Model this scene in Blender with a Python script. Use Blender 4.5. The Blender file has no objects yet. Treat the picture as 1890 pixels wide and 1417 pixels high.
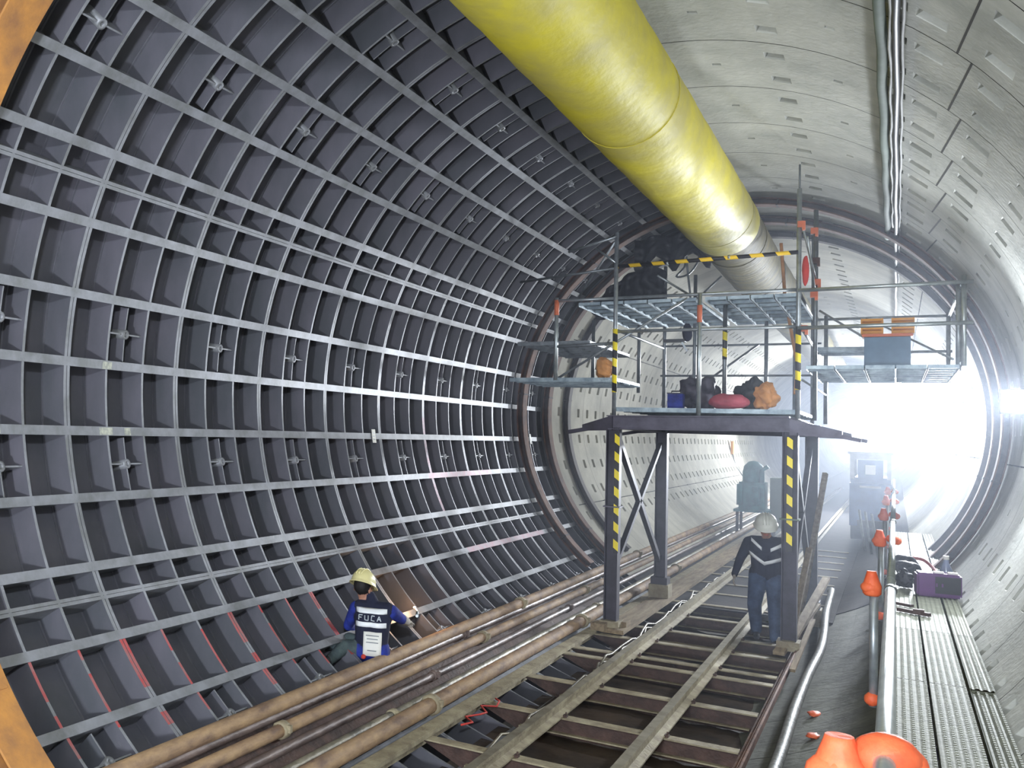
import bpy, bmesh, math, random
from mathutils import Vector, Matrix, noise as mnoise
random.seed(7)
scene = bpy.context.scene
COL = scene.collection
PI = math.pi
rad = math.radians
# ------------------------------------------------------------------ camera
W, H = 1890, 1417
FPX, YAW, PIT, ROL = 1766.0, -0.60767, 0.03834, 0.03208
CAM = Vector((1.819, 0.0, -0.361))
fw = Vector((math.sin(YAW)*math.cos(PIT), math.cos(YAW)*math.cos(PIT), math.sin(PIT)))
rt = Vector((math.cos(YAW), -math.sin(YAW), 0)); up = rt.cross(fw)
r2 = rt*math.cos(ROL)+up*math.sin(ROL); u2 = -rt*math.sin(ROL)+up*math.cos(ROL)
cd = bpy.data.cameras.new('camera'); cam = bpy.data.objects.new('camera', cd); COL.objects.link(cam)
m3 = Matrix((r2, u2, -fw)).transposed()
cam.matrix_world = Matrix.Translation(CAM) @ m3.to_4x4()
cd.sensor_fit = 'HORIZONTAL'; cd.sensor_width = 36; cd.lens = FPX/W*36
cd.shift_x = 518.5/W; cd.shift_y = 7.3/W; cd.clip_start = .05; cd.clip_end = 400
scene.camera = cam
# ------------------------------------------------------------------ world, exposure
scene.view_settings.view_transform = 'Standard'; scene.view_settings.look = 'None'
scene.view_settings.gamma = 1; scene.view_settings.exposure = 0.2
world = bpy.data.worlds.new('world'); scene.world = world; world.use_nodes = True
world.node_tree.nodes['Background'].inputs[0].default_value = (.72, .8, 1, 1)
world.node_tree.nodes['Background'].inputs[1].default_value = 2.2

# ------------------------------------------------------------------ materials
def srgb(c):
    return tuple(((x/255)/12.92 if x/255 <= .04045 else ((x/255+.055)/1.055)**2.4) for x in c)+(1,)
def mat(name, col, rough=.6, metal=0, var=.25, scale=6, col2=None, bump=0, bscale=30, spec=.5, stretch=None, emit=0, detail=6, contrast=(.35, .65)):
    m = bpy.data.materials.new(name); m.use_nodes = True
    nt = m.node_tree; b = nt.nodes['Principled BSDF']
    b.inputs['Roughness'].default_value = rough; b.inputs['Metallic'].default_value = metal
    b.inputs['Specular IOR Level'].default_value = spec
    c1 = srgb(col); c2 = srgb(col2) if col2 else tuple(x*(1-var) for x in c1[:3])+(1,)
    tc = nt.nodes.new('ShaderNodeTexCoord'); mp = nt.nodes.new('ShaderNodeMapping')
    if stretch: mp.inputs['Scale'].default_value = stretch
    nt.links.new(tc.outputs['Object'], mp.inputs[0])
    n = nt.nodes.new('ShaderNodeTexNoise'); n.inputs['Scale'].default_value = scale; n.inputs['Detail'].default_value = detail
    n.inputs['Roughness'].default_value = .62
    nt.links.new(mp.outputs[0], n.inputs['Vector'])
    r = nt.nodes.new('ShaderNodeValToRGB'); r.color_ramp.elements[0].position = contrast[0]; r.color_ramp.elements[1].position = contrast[1]
    r.color_ramp.elements[0].color = c2; r.color_ramp.elements[1].color = c1
    nt.links.new(n.outputs[0], r.inputs[0]); nt.links.new(r.outputs[0], b.inputs['Base Color'])
    if bump:
        n2 = nt.nodes.new('ShaderNodeTexNoise'); n2.inputs['Scale'].default_value = bscale; n2.inputs['Detail'].default_value = 4
        nt.links.new(mp.outputs[0], n2.inputs['Vector'])
        bp = nt.nodes.new('ShaderNodeBump'); bp.inputs['Strength'].default_value = bump; bp.inputs['Distance'].default_value = .02
        nt.links.new(n2.outputs[0], bp.inputs['Height']); nt.links.new(bp.outputs[0], b.inputs['Normal'])
    if emit:
        b.inputs['Emission Color'].default_value = c1; b.inputs['Emission Strength'].default_value = emit
    return m
def hazard(name, period=.2, axis=2, slant=.6, c1=(250, 225, 30), c2=(28, 24, 30)):
    m = mat(name, c1, .5); nt = m.node_tree; b = nt.nodes['Principled BSDF']
    tc = nt.nodes.new('ShaderNodeTexCoord'); sp = nt.nodes.new('ShaderNodeSeparateXYZ'); nt.links.new(tc.outputs['Object'], sp.inputs[0])
    o = 0 if axis == 2 else 2
    a = nt.nodes.new('ShaderNodeMath'); a.operation = 'MULTIPLY_ADD'; a.inputs[1].default_value = slant
    nt.links.new(sp.outputs[o], a.inputs[0]); nt.links.new(sp.outputs[axis], a.inputs[2])
    d = nt.nodes.new('ShaderNodeMath'); d.operation = 'DIVIDE'; d.inputs[1].default_value = period; nt.links.new(a.outputs[0], d.inputs[0])
    f = nt.nodes.new('ShaderNodeMath'); f.operation = 'FRACT'; nt.links.new(d.outputs[0], f.inputs[0])
    g = nt.nodes.new('ShaderNodeMath'); g.operation = 'GREATER_THAN'; g.inputs[1].default_value = .5; nt.links.new(f.outputs[0], g.inputs[0])
    mx = nt.nodes.new('ShaderNodeMix'); mx.data_type = 'RGBA'; mx.inputs[6].default_value = srgb(c1); mx.inputs[7].default_value = srgb(c2)
    nt.links.new(g.outputs[0], mx.inputs[0]); nt.links.new(mx.outputs[2], b.inputs['Base Color'])
    return m
M = {}
M['skin'] = mat('steel_skin', (100, 98, 107), .65, .0, col2=(80, 82, 88), scale=1.5, bump=.15, bscale=14, stretch=(1, 1, .6))
M['patch'] = mat('pale_putty', (206, 208, 192), .8, 0, col2=(150, 152, 148), scale=30)
M['weld'] = mat('weld_seam', (104, 104, 112), .6, .1)
M['rib'] = mat('steel_rib', (144, 146, 153), .5, .2, col2=(116, 118, 120), scale=5, bump=.1)
M['red'] = mat('red_primer', (190, 60, 62), .5, .1, col2=(150, 110, 110), scale=9)
M['pink'] = mat('faded_red_primer', (150, 105, 118), .5, .2, col2=(140, 132, 140), scale=9)
M['olive'] = mat('olive_stain', (84, 84, 62), .6, .1, var=.2)
M['conc'] = mat('concrete', (190, 190, 182), .85, 0, col2=(158, 159, 152), scale=1.6, bump=.3, bscale=22, detail=10)
M['concmud'] = mat('muddy_concrete', (104, 105, 95), .8, 0, col2=(80, 80, 73), scale=2.5, bump=.4, bscale=16)
M['mudfar'] = mat('mud_far', (52, 48, 50), .9, 0, spec=.15, col2=(36, 34, 38), scale=3, bump=.4, bscale=10)
M['concd'] = mat('concrete_seam', (60, 58, 56), .9)
M['concfar'] = mat('concrete_far', (196, 193, 180), .85, 0, col2=(160, 158, 148), scale=1.2, bump=.3, bscale=12, detail=10)
M['mud'] = mat('mud', (74, 62, 52), .45, 0, col2=(40, 36, 33), scale=3, bump=.6, bscale=9)
M['rust'] = mat('rust', (120, 84, 66), .8, .1, col2=(72, 46, 38), scale=5, bump=.3)
M['rustd'] = mat('rust_dark', (74, 62, 60), .75, .1, col2=(44, 38, 40), scale=5, bump=.3)
M['orangep'] = mat('orange_primer', (196, 136, 62), .7, 0, col2=(140, 98, 62), scale=3, bump=.2)
M['duct'] = mat('yellow_duct', (214, 200, 50), .6, 0, spec=.25, col2=(186, 174, 88), scale=2.2, bump=.4, bscale=9, stretch=(1, .7, 1), detail=9)
M['ductd'] = mat('dirty_duct', (118, 106, 44), .7, 0, spec=.12, col2=(84, 76, 42), scale=3, bump=.6, bscale=9, stretch=(.6, 1.6, 1), detail=9)
M['galv'] = mat('galvanised', (178, 184, 188), .38, .6, col2=(140, 146, 150), scale=8)
M['galvp'] = mat('galvanised_plank', (166, 180, 186), .45, .45, col2=(110, 124, 134), scale=6, bump=.2)
M['steelk'] = mat('dark_steel', (64, 60, 74), .55, .3, col2=(44, 40, 48), scale=6)
M['steelg'] = mat('gantry_beam', (92, 88, 102), .5, .3, col2=(66, 62, 74), scale=6)
M['dust'] = mat('dusty_steel', (166, 156, 128), .75, .05, col2=(128, 116, 94), scale=7, bump=.4, bscale=40)
M['railh'] = mat('rail_head', (178, 170, 150), .35, .6, col2=(140, 130, 108), scale=7)
M['brown'] = mat('muddy_web', (88, 66, 58), .7, .1, col2=(58, 44, 40), scale=6, bump=.4)
M['tan'] = mat('tan_pipe', (172, 142, 106), .75, 0, col2=(112, 88, 72), scale=9, bump=.3, stretch=(1, .4, 1))
M['brn'] = mat('brown_pipe', (120, 104, 98), .5, .2, col2=(58, 46, 44), scale=6, bump=.3, stretch=(1, .4, 1))
M['grn'] = mat('grey_pipe', (150, 142, 122), .5, .3, col2=(78, 76, 70), scale=5, bump=.4, stretch=(1, .6, 1))
M['plank'] = mat('walk_plank', (140, 142, 126), .7, .1, spec=.3, col2=(114, 116, 102), scale=6, bump=.2)
M['dark'] = mat('dark_void', (30, 29, 32), .9)
M['pole'] = mat('bright_tube', (190, 196, 196), .35, .7, col2=(160, 168, 170), scale=10)
M['poled'] = mat('grey_tube', (128, 134, 138), .4, .5, col2=(100, 104, 108), scale=10)
M['orange'] = mat('orange_plastic', (226, 110, 66), .6, 0, col2=(212, 84, 48), scale=10, bump=.2)
M['oran2'] = mat('orange_clamp', (214, 110, 70), .6)
M['haz'] = hazard('hazard_leg', .21, 2, .8)
M['hazp'] = hazard('hazard_tape', .20, 2, .4)
M['hazh'] = hazard('hazard_bar', .26, 0, .6, (250, 205, 40))
M['hose'] = mat('grey_hose', (112, 112, 106), .5, .05, col2=(66, 68, 66), scale=14, bump=.3)
M['wood'] = mat('timber', (160, 142, 112), .85, 0, col2=(116, 98, 76), scale=5, stretch=(4, .4, 4), bump=.3)
M['cable'] = mat('black_cable', (40, 40, 48), .5)
M['cablew'] = mat('light_cable', (168, 168, 166), .7)
M['hoseg'] = mat('grey_green_hose', (104, 116, 106), .8, 0, var=.2)
M['white'] = mat('white', (238, 236, 228), .6, var=.06)
M['navy'] = mat('navy_cloth', (34, 37, 60), .9, 0, var=.3, bump=.3, bscale=14)
M['jean'] = mat('denim', (66, 84, 116), .9, 0, col2=(44, 56, 84), scale=8, bump=.3, bscale=14)
M['blue'] = mat('blue_cloth', (42, 60, 160), .85, 0, col2=(26, 34, 100), scale=7, bump=.3, bscale=14)
M['olv'] = mat('grey_trousers', (84, 98, 98), .9, 0, col2=(58, 68, 74), scale=7, bump=.3, bscale=14)
M['skinp'] = mat('skin', (176, 126, 104), .6, 0, var=.1)
M['hair'] = mat('hair', (26, 22, 22), .7)
M['boot'] = mat('boot', (40, 38, 44), .7)
M['glove'] = mat('glove', (168, 160, 150), .85, var=.15)
M['refl'] = mat('reflective_band', (244, 246, 248), .35, var=.05)
M['helw'] = mat('white_helmet', (226, 226, 216), .35, var=.08)
M['hely'] = mat('cream_helmet', (226, 216, 158), .35, var=.08)
M['teal'] = mat('teal_paint', (80, 140, 152), .5, .1, col2=(56, 104, 118), scale=4)
M['gren'] = mat('green_grey_paint', (96, 110, 92), .6, 0, var=.2)
M['loco'] = mat('loco_blue', (72, 100, 152), .45, .1, col2=(52, 74, 120), scale=3)
M['lococ'] = mat('loco_pale', (190, 190, 196), .5)
M['purple'] = mat('purple_plastic', (96, 48, 112), .5, var=.2)
M['black'] = mat('black_plastic', (34, 32, 40), .5)
M['tarp'] = mat('black_tarp', (30, 28, 40), .5, bump=.6, bscale=6)
M['pinkb'] = mat('red_bag', (196, 88, 104), .6, var=.3, bump=.4, bscale=20)
M['orab'] = mat('orange_cloth', (232, 160, 92), .7, var=.25, bump=.3, bscale=20)
M['crate'] = mat('orange_crate', (226, 156, 58), .6, var=.15)
M['bluegr'] = mat('blue_grey_box', (96, 124, 150), .55, var=.2)
M['redc'] = mat('red_cloth', (208, 66, 58), .8, var=.2)
M['glass'] = mat('bottle', (150, 160, 190), .15, 0, var=.1)
def emis(name, col, s):
    m = bpy.data.materials.new(name); m.use_nodes = True; nt = m.node_tree; nt.nodes.clear()
    o = nt.nodes.new('ShaderNodeOutputMaterial'); e = nt.nodes.new('ShaderNodeEmission'); e.inputs[0].default_value = col; e.inputs[1].default_value = s
    nt.links.new(e.outputs[0], o.inputs[0]); return m
M['lamp'] = emis('lamp_glass', (.82, .9, 1, 1), 60)
M['spark'] = emis('weld_arc', (1, .62, .3, 1), 30)

# ------------------------------------------------------------------ mesh helpers
class MB:
    def __init__(s): s.v = []; s.f = []; s.m = []; s.sm = []
    def add(s, vs, fs, mi=0, smooth=False):
        o = len(s.v); s.v += [tuple(p) for p in vs]
        for f in fs: s.f.append(tuple(i+o for i in f)); s.m.append(mi); s.sm.append(smooth)
        return s
    def box(s, c, d, R=None, mi=0):
        h = [x/2 for x in d]; vs = []
        for x in (-1, 1):
            for y in (-1, 1):
                for z in (-1, 1):
                    p = Vector((x*h[0], y*h[1], z*h[2]))
                    if R is not None: p = R @ p
                    vs.append(p+Vector(c))
        return s.add(vs, [(0, 1, 3, 2), (4, 6, 7, 5), (0, 4, 5, 1), (2, 3, 7, 6), (0, 2, 6, 4), (1, 5, 7, 3)], mi)
    def bar(s, a, b, w, h, mi=0, upv=(0, 0, 1)):
        a = Vector(a); b = Vector(b); d = b-a; R = frame(d, upv)
        return s.box((a+b)/2, (w, d.length, h), R, mi)
    def tube(s, path, r, seg=8, mi=0, caps=True, smooth=True):
        P = [Vector(p) for p in path]; rs = r if isinstance(r, (list, tuple)) else [r]*len(P)
        o = len(s.v); n = len(P); u = None
        for i, p in enumerate(P):
            t = (P[min(i+1, n-1)]-P[max(i-1, 0)]).normalized()
            if u is None:
                u = t.orthogonal().normalized()
            u = (u-t*u.dot(t)).normalized(); w = t.cross(u)
            for k in range(seg):
                a = 2*PI*k/seg; s.v.append(tuple(p+(u*math.cos(a)+w*math.sin(a))*rs[i]))
        for i in range(n-1):
            for k in range(seg):
                a = o+i*seg+k; b = o+i*seg+(k+1) % seg
                s.f.append((a, b, b+seg, a+seg)); s.m.append(mi); s.sm.append(smooth)
        if caps:
            s.f.append(tuple(o+k for k in reversed(range(seg)))); s.m.append(mi); s.sm.append(False)
            s.f.append(tuple(o+(n-1)*seg+k for k in range(seg))); s.m.append(mi); s.sm.append(False)
        return s
    def lathe(s, c, prof, seg=14, R=None, mi=0):      # prof: (r, z)
        o = len(s.v); c = Vector(c)
        for r, z in prof:
            for k in range(seg):
                a = 2*PI*k/seg; p = Vector((r*math.cos(a), r*math.sin(a), z))
                if R is not None: p = R @ p
                s.v.append(tuple(c+p))
        for i in range(len(prof)-1):
            for k in range(seg):
                a = o+i*seg+k; b = o+i*seg+(k+1) % seg
                s.f.append((a, b, b+seg, a+seg)); s.m.append(mi); s.sm.append(True)
        return s
    def ell(s, c, rr, R=None, seg=12, rings=8, mi=0, jit=0):
        o = len(s.v); c = Vector(c)
        for i in range(rings+1):
            t = PI*i/rings
            for k in range(seg):
                a = 2*PI*k/seg; j = 1+random.uniform(-jit, jit)*(0 < i < rings)
                p = Vector((rr[0]*math.sin(t)*math.cos(a)*j, rr[1]*math.sin(t)*math.sin(a)*j, rr[2]*math.cos(t)*j))
                if R is not None: p = R @ p
                s.v.append(tuple(c+p))
        for i in range(rings):
            for k in range(seg):
                a = o+i*seg+k; b = o+i*seg+(k+1) % seg
                s.f.append((a, a+seg, b+seg, b)); s.m.append(mi); s.sm.append(True)
        return s
    def arc(s, y0, y1, ra, rb, t0, t1, n, mi=0, mfun=None, close=True, side=None):
        """solid curved box about the tunnel axis, between two angles in degrees"""
        o = len(s.v)
        for i in range(n+1):
            t = rad(t0+(t1-t0)*i/n); c, z = -math.cos(t), math.sin(t)
            for (r, y) in ((ra, y0), (ra, y1), (rb, y1), (rb, y0)): s.v.append((r*c, y, r*z))
        for i in range(n):
            q = mfun(t0+(t1-t0)*(i+.5)/n) if mfun else mi
            a = o+i*4
            for k in range(4):
                s.f.append((a+k, a+(k+1) % 4, a+4+(k+1) % 4, a+4+k)); s.m.append(q if k == 0 or side is None else side); s.sm.append(False)
        if close:
            s.f.append((o, o+3, o+2, o+1)); s.m.append(mi); s.sm.append(False)
            e = o+n*4; s.f.append((e, e+1, e+2, e+3)); s.m.append(mi); s.sm.append(False)
        return s
    def build(s, name, mats, parent=None, loc=None):
        if not isinstance(mats, (list, tuple)): mats = [mats]
        me = bpy.data.meshes.new(name)
        vs = s.v
        if loc is not None: vs = [(x-loc[0], y-loc[1], z-loc[2]) for x, y, z in vs]
        me.from_pydata(vs, [], s.f); 
        for k in mats: me.materials.append(M[k] if isinstance(k, str) else k)
        for p, mi, sm in zip(me.polygons, s.m, s.sm): p.material_index = mi; p.use_smooth = sm
        me.update()
        o = bpy.data.objects.new(name, me); COL.objects.link(o)
        if parent is not None:
            o.parent = parent
        if loc is not None: o.location = loc
        return o
def frame(d, upv=(0, 0, 1)):
    y = Vector(d).normalized(); u = Vector(upv)
    if abs(y.dot(u)) > .98: u = Vector((0, 1, 0)) if abs(y.y) < .9 else Vector((1, 0, 0))
    x = y.cross(u).normalized(); z = x.cross(y)
    return Matrix((x, y, z)).transposed()
def tag(o, label, cat, group=None, kind=None):
    if label: o['label'] = label
    if cat: o['category'] = cat
    if group: o['group'] = group
    if kind: o['kind'] = kind
    return o
def thing(name, label, cat, loc=(0, 0, 0), group=None, rz=0):
    o = bpy.data.objects.new(name, None); COL.objects.link(o); o.location = loc; o.rotation_euler = (0, 0, rz)
    o.empty_display_size = .1
    return tag(o, label, cat, group)
def copy_thing(r, loc=None, label=None, rz=None):
    c = r.copy(); COL.objects.link(c)
    if loc is not None: c.location = loc
    if rz is not None: c.rotation_euler = (0, 0, rz)
    if label: c['label'] = label
    for ch in list(r.children):
        d = ch.copy(); COL.objects.link(d); d.parent = c
        for g in list(ch.children):
            e = g.copy(); COL.objects.link(e); e.parent = d
    return c
def structure(o, label):
    o['kind'] = 'structure'; o['label'] = label; return o
def cylp(deg, y, r=3.0):
    t = rad(deg); return Vector((-r*math.cos(t), y, r*math.sin(t)))

# ------------------------------------------------------------------ floodlights
def floodlight(loc, aim, label, power, size=.3, color=(.86, .92, 1), spread=PI, stand=None):
    t = thing('floodlight', label, 'lamp', loc, 'floodlights along the tunnel')
    R = frame(Vector(aim)-Vector(loc))
    b = MB(); b.box((0, 0, 0), (size, .06, size*.7), R); 
    for k in range(6): b.box(R @ Vector((-size*.4+k*size*.16, -.045, 0)), (.012, .04, size*.6), R)
    b.build('housing', 'black', t)
    MB().box(R @ Vector((0, .034, 0)), (size*.9, .008, size*.6), R).build('lamp_glass', 'lamp', t)
    br = MB(); a = R @ Vector((-size*.53, 0, 0)); c = R @ Vector((size*.53, 0, 0)); back = R @ Vector((0, -.15, 0))
    br.tube([a, a+(back)*.9, c+(back)*.9, c], .01, 6); br.build('bracket', 'poled', t)
    ld = bpy.data.lights.new('light', 'AREA'); ld.shape = 'RECTANGLE'; ld.size = size*.9; ld.size_y = size*.6; ld.energy = power; ld.color = color; ld.spread = spread
    lo = bpy.data.objects.new('light', ld); COL.objects.link(lo); lo.parent = t
    z = -(Vector(aim)-Vector(loc)).normalized(); x = Vector((0, 0, 1)).cross(z).normalized(); y = z.cross(x)
    lo.matrix_local = Matrix.Translation(-z*.045) @ Matrix((x, y, z)).transposed().to_4x4()
    return t
floodlight((2.80, 11.7, .10), (-.6, 4.5, -.1), 'blazing floodlight on the right concrete wall at the frame edge', 135, .34)
floodlight((2.5, -1.2, 1.35), (-1.4, 7.0, -.1), 'floodlight high on the right wall behind the viewer', 230, .4)
floodlight((.6, -1.9, -1.5), (.9, 7.5, 2.0), 'fill light added low over the track behind the viewer', 350, .4)  # unseen fill source, added to lift the crown and left wall
floodlight((2.55, 20.5, .25), (1.7, 14.5, -.5), 'dazzling floodlight facing the viewer beyond the scaffold', 210, .5, spread=rad(80))
floodlight((2.66, 26.0, .55), (.8, 17, 0), 'dazzling floodlight deeper along the right wall', 260, .5, spread=rad(110))
floodlight((.84, 40, .05), (.2, 20, -.6), 'dazzling floodlight over the far tracks, next to the gantry corner', 900, .6)
floodlight((1.9, 31, 1.9), (-2.5, 29, -.6), 'fill light added under the far crown facing the left wall', 120, .4)  # no lamp hangs here, added to brighten the far lining
floodlight((1.9, 42, 2.0), (-2.5, 40, -.6), 'small fill light added high in the far tunnel', 150, .4)  # extra unseen source, added to whiten the deep tunnel

# ------------------------------------------------------------------ steel lined wall
YJ, WS = 4.886, 1.245
JT = [81.7, 25.4, -30.9, -87.2]
OFF = [5.5, 15.1, 24.4, 33.8, 43.0, 52.3]
SK = 3.21
Y0S, Y1S = YJ-WS, YJ+9*WS
sk = MB()
# skin panels, ring by ring
for n in range(-1, 9):
    ya = YJ+n*WS; sk.arc(ya, ya+WS, SK, SK+.02, -82, 81.7, 60)
wl = structure(sk.build('wall_left', 'skin'), 'dark steel lined left side of the tunnel with a grid of grey ribs')
def redfun(yc):
    def f(t):
        if yc < 7.5 and -49 < t < -36.6 and math.sin(t*4.1+yc*9) > -.75: return 1
        if 10.9 < yc < 11.2 and -27 < t < -3: return 2
        return 0
    return f
for n in range(-1, 10):
    yj = YJ+n*WS
    b = MB(); b.arc(yj-.030, yj-.003, 3.0, SK, -82, 81.7, 90, mfun=redfun(yj), side=3); b.arc(yj+.003, yj+.030, 3.0, SK, -82, 81.7, 90, mfun=redfun(yj), side=3)
    b.arc(yj-.007, yj+.007, 3.006, SK, -82, 81.7, 60); b.arc(yj-.045, yj-.03, SK-.008, SK, -82, 81.7, 60, 4)
    b.build('ring_flange', ['rib', 'red', 'pink', 'skin', 'weld'], wl)
    if n < 9:
        for k in (1, 2):
            y = yj+WS*k/3
            MB().arc(y-.0115, y+.0115, 3.002, SK, -82, 81.7, 90, mfun=redfun(y), side=3).arc(y-.026, y-.0115, SK-.008, SK, -82, 81.7, 60, 4).build('ring_rib', ['rib', 'red', 'pink', 'skin', 'weld'], wl)
for ji, jt in enumerate(JT[:3]):
    if jt < 81:
        b = MB(); dt = math.degrees(.012/3)
        b.arc(Y0S, Y1S, 3.0, SK, jt-2.1*dt, jt-.12*dt, 1); b.arc(Y0S, Y1S, 3.0, SK, jt+.12*dt, jt+2.1*dt, 1)
        b.build('segment_joint_flange', ['rib'], wl)
    for of in OFF:
        t = jt-of
        if t < -82: continue
        b = MB(); ht = math.degrees(.033/3)
        segs = [(Y0S, Y1S, 0)]
        if abs(t+17.9) < 1.3: segs = [(Y0S, 11.0, 0), (11.0, 13.2, 2), (13.2, Y1S, 0)]
        if abs(t+36.4) < 1: segs = [(Y0S, 11.2, 0), (11.2, 14.2, 2), (14.2, Y1S, 0)]
        for a, c, mi in segs:
            b.arc(a, c, 2.995, 3.007, t-ht, t+ht, 2, mi)
            b.arc(a, c, 3.006, SK, t-.12, t+.12, 1, mi)
        b.build('longitudinal_stiffener', ['rib', 'red', 'pink'], wl)
for (yp, tp, w_) in ((5.28, -8.4, .14), (5.52, -8.4, .07), (4.2, -8.4, .12), (5.3, .95, .1)):
    MB().arc(yp-w_/2, yp+w_/2, 2.9925, 2.995, tp-.55, tp+.5, 2).build('paint_patch', 'patch', wl)
# grout sockets with cross stiffeners
for jt in JT[:3]:
    for (o1, o2) in ((15.1, 24.4), (33.8, 43.0)):
        ta, tb = jt-o1, jt-o2
        if tb < -60: continue
        for n in range(-1, 9):
            ym = YJ+WS*(n+.5); tm = (ta+tb)/2; b = MB()
            y1, y2 = YJ+WS*(n+1/3), YJ+WS*(n+2/3)
            b.arc(ym-.006, ym+.006, 3.03, SK, tb+.8, ta-.8, 8, side=1)
            b.arc(y1+.012, y2-.012, 3.03, SK, tm-.11, tm+.11, 1, side=1)
            p = cylp(tm, ym, 3.02); d = cylp(tm, ym, SK)-p
            R = frame(d); R2 = Matrix((R.col[0], R.col[2], R.col[1])).transposed()
            b.lathe(p, [(.016, .16), (.016, 0), (.038, 0), (.038, .17)], 12, R2)
            b.build('grout_socket', ['rib', 'skin'], wl)
# ------------------------------------------------------------------ concrete lining
RC, WC, YC = 2.97, 1.2255, 7.3173
def lining(b, ta, tb, j0, j1, pockets, nst, rad_c=RC, longj=()):
    """ring by ring concrete panels with joint grooves and recessed bolt pockets"""
    for j in range(j0, j1):
        ya, yb = YC+j*WC+.006, YC+(j+1)*WC-.006
        brk = set([ta, tb]+[ta+(tb-ta)*i/nst for i in range(nst+1)])
        pk = []
        for t, kind in pockets:
            if not (ta+1 < t < tb-1): continue
            hw = {'b': 1.5, 'g': .7, 'w': 2.0}[kind]
            brk = set(x for x in brk if not (t-hw-.15 < x < t+hw+.15)); brk |= {t-hw, t+hw}
            yc = [ya+.30, yb-.30] if kind != 'g' else [(ya+yb)/2]
            hy = .075 if kind != 'g' else .03
            for y in yc: pk.append((t-hw, t+hw, y-hy, y+hy))
        for t in longj:
            if ta < t < tb: brk |= {t-.15, t+.15}
        ts = sorted(brk)
        for i in range(len(ts)-1):
            t0, t1 = ts[i], ts[i+1]
            cell = [q for q in pk if abs(q[0]-t0) < 1e-6 and abs(q[1]-t1) < 1e-6]
            isj = any(abs(t-.15-t0) < 1e-6 and abs(t+.15-t1) < 1e-6 for t in longj)
            def P(t, y, r): return tuple(cylp(t, y, r))
            if isj:
                r = rad_c+.03; b.add([P(t0, ya, r), P(t1, ya, r), P(t1, yb, r), P(t0, yb, r)], [(0, 1, 2, 3)], 1); continue
            if not cell:
                b.add([P(t0, ya, rad_c), P(t1, ya, rad_c), P(t1, yb, rad_c), P(t0, yb, rad_c)], [(0, 1, 2, 3)], 0); continue
            cell.sort(key=lambda q: q[2]); y = ya
            for q in cell:
                b.add([P(t0, y, rad_c), P(t1, y, rad_c), P(t1, q[2], rad_c), P(t0, q[2], rad_c)], [(0, 1, 2, 3)], 0)
                a = [P(t0, q[2], rad_c), P(t1, q[2], rad_c), P(t1, q[3], rad_c), P(t0, q[3], rad_c)]
                s1 = .3; ti0, ti1 = t0+(t1-t0)*.12, t1-(t1-t0)*.12; yi0, yi1 = q[2]+.012, q[3]-.012
                c = [P(ti0, yi0, rad_c+.10), P(ti1, yi0, rad_c+.10), P(ti1, yi1, rad_c+.07), P(ti0, yi1, rad_c+.07)]
                b.add(a+c, [(0, 1, 5, 4), (1, 2, 6, 5), (2, 3, 7, 6), (3, 0, 4, 7), (4, 5, 6, 7)], 0)
                y = q[3]
            b.add([P(t0, y, rad_c), P(t1, y, rad_c), P(t1, yb, rad_c), P(t0, yb, rad_c)], [(0, 1, 2, 3)], 0)
        # joint groove backing
    b.arc(YC+j0*WC, YC+j1*WC, rad_c+.09, rad_c+.12, ta, tb, 40, 1)
    for j in range(j0, j1+1):
        y = YC+j*WC; b.arc(y-.0075, y+.0075, rad_c+.012, rad_c+.03, ta, tb, 60, 1)
PKR = [(100, 'g'), (109.4, 'b'), (118.5, 'g'), (127.5, 'b'), (132, 'w'), (141, 'w'), (150, 'b'), (159, 'g'), (164, 'b'), (173, 'b'), (182, 'w'), (191, 'b'), (200, 'g'), (209, 'b'), (218, 'b'), (227, 'b')]
b = MB(); lining(b, 81.7, 135.0, -8, 7, PKR, 22)
structure(b.build('ceiling', ['conc', 'concd']), 'grey concrete segment crown of the tunnel with small bolt pockets')
b = MB(); lining(b, 135.0, 222, -8, 7, PKR, 34, longj=(190.5,))
for j in range(-8, 7):
    ya, yb = YC+j*WC+.006, YC+(j+1)*WC-.006; rr = RC-.0015
    b.add([cylp(137.5, ya, rr), cylp(137.8, ya, rr), cylp(135.75, yb, rr), cylp(135.45, yb, rr)], [(0, 1, 2, 3)], 1)
q = MB(); lining(q, 222, 262, -8, 7, [], 12)
structure(q.build('trim_2', ['concmud', 'concd']), 'muddy concrete slope between the track and the walkway')
q = MB(); q.arc(1.0, 14.5, 2.99, 3.0, -63.5, -53.6, 6); structure(q.build('trim_3', 'brown'), 'strip of dried mud on the steel lining under the pipe bundle')
structure(b.build('wall_right', ['conc', 'concd']), 'grey concrete segment wall on the right with rows of bolt pockets')
b = MB(); lining(b, -86, 81.7, -8, -3, [], 40)
structure(b.build('wall_back', ['conc', 'concd']), 'concrete lining left of the viewer, before the orange arch')
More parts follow.
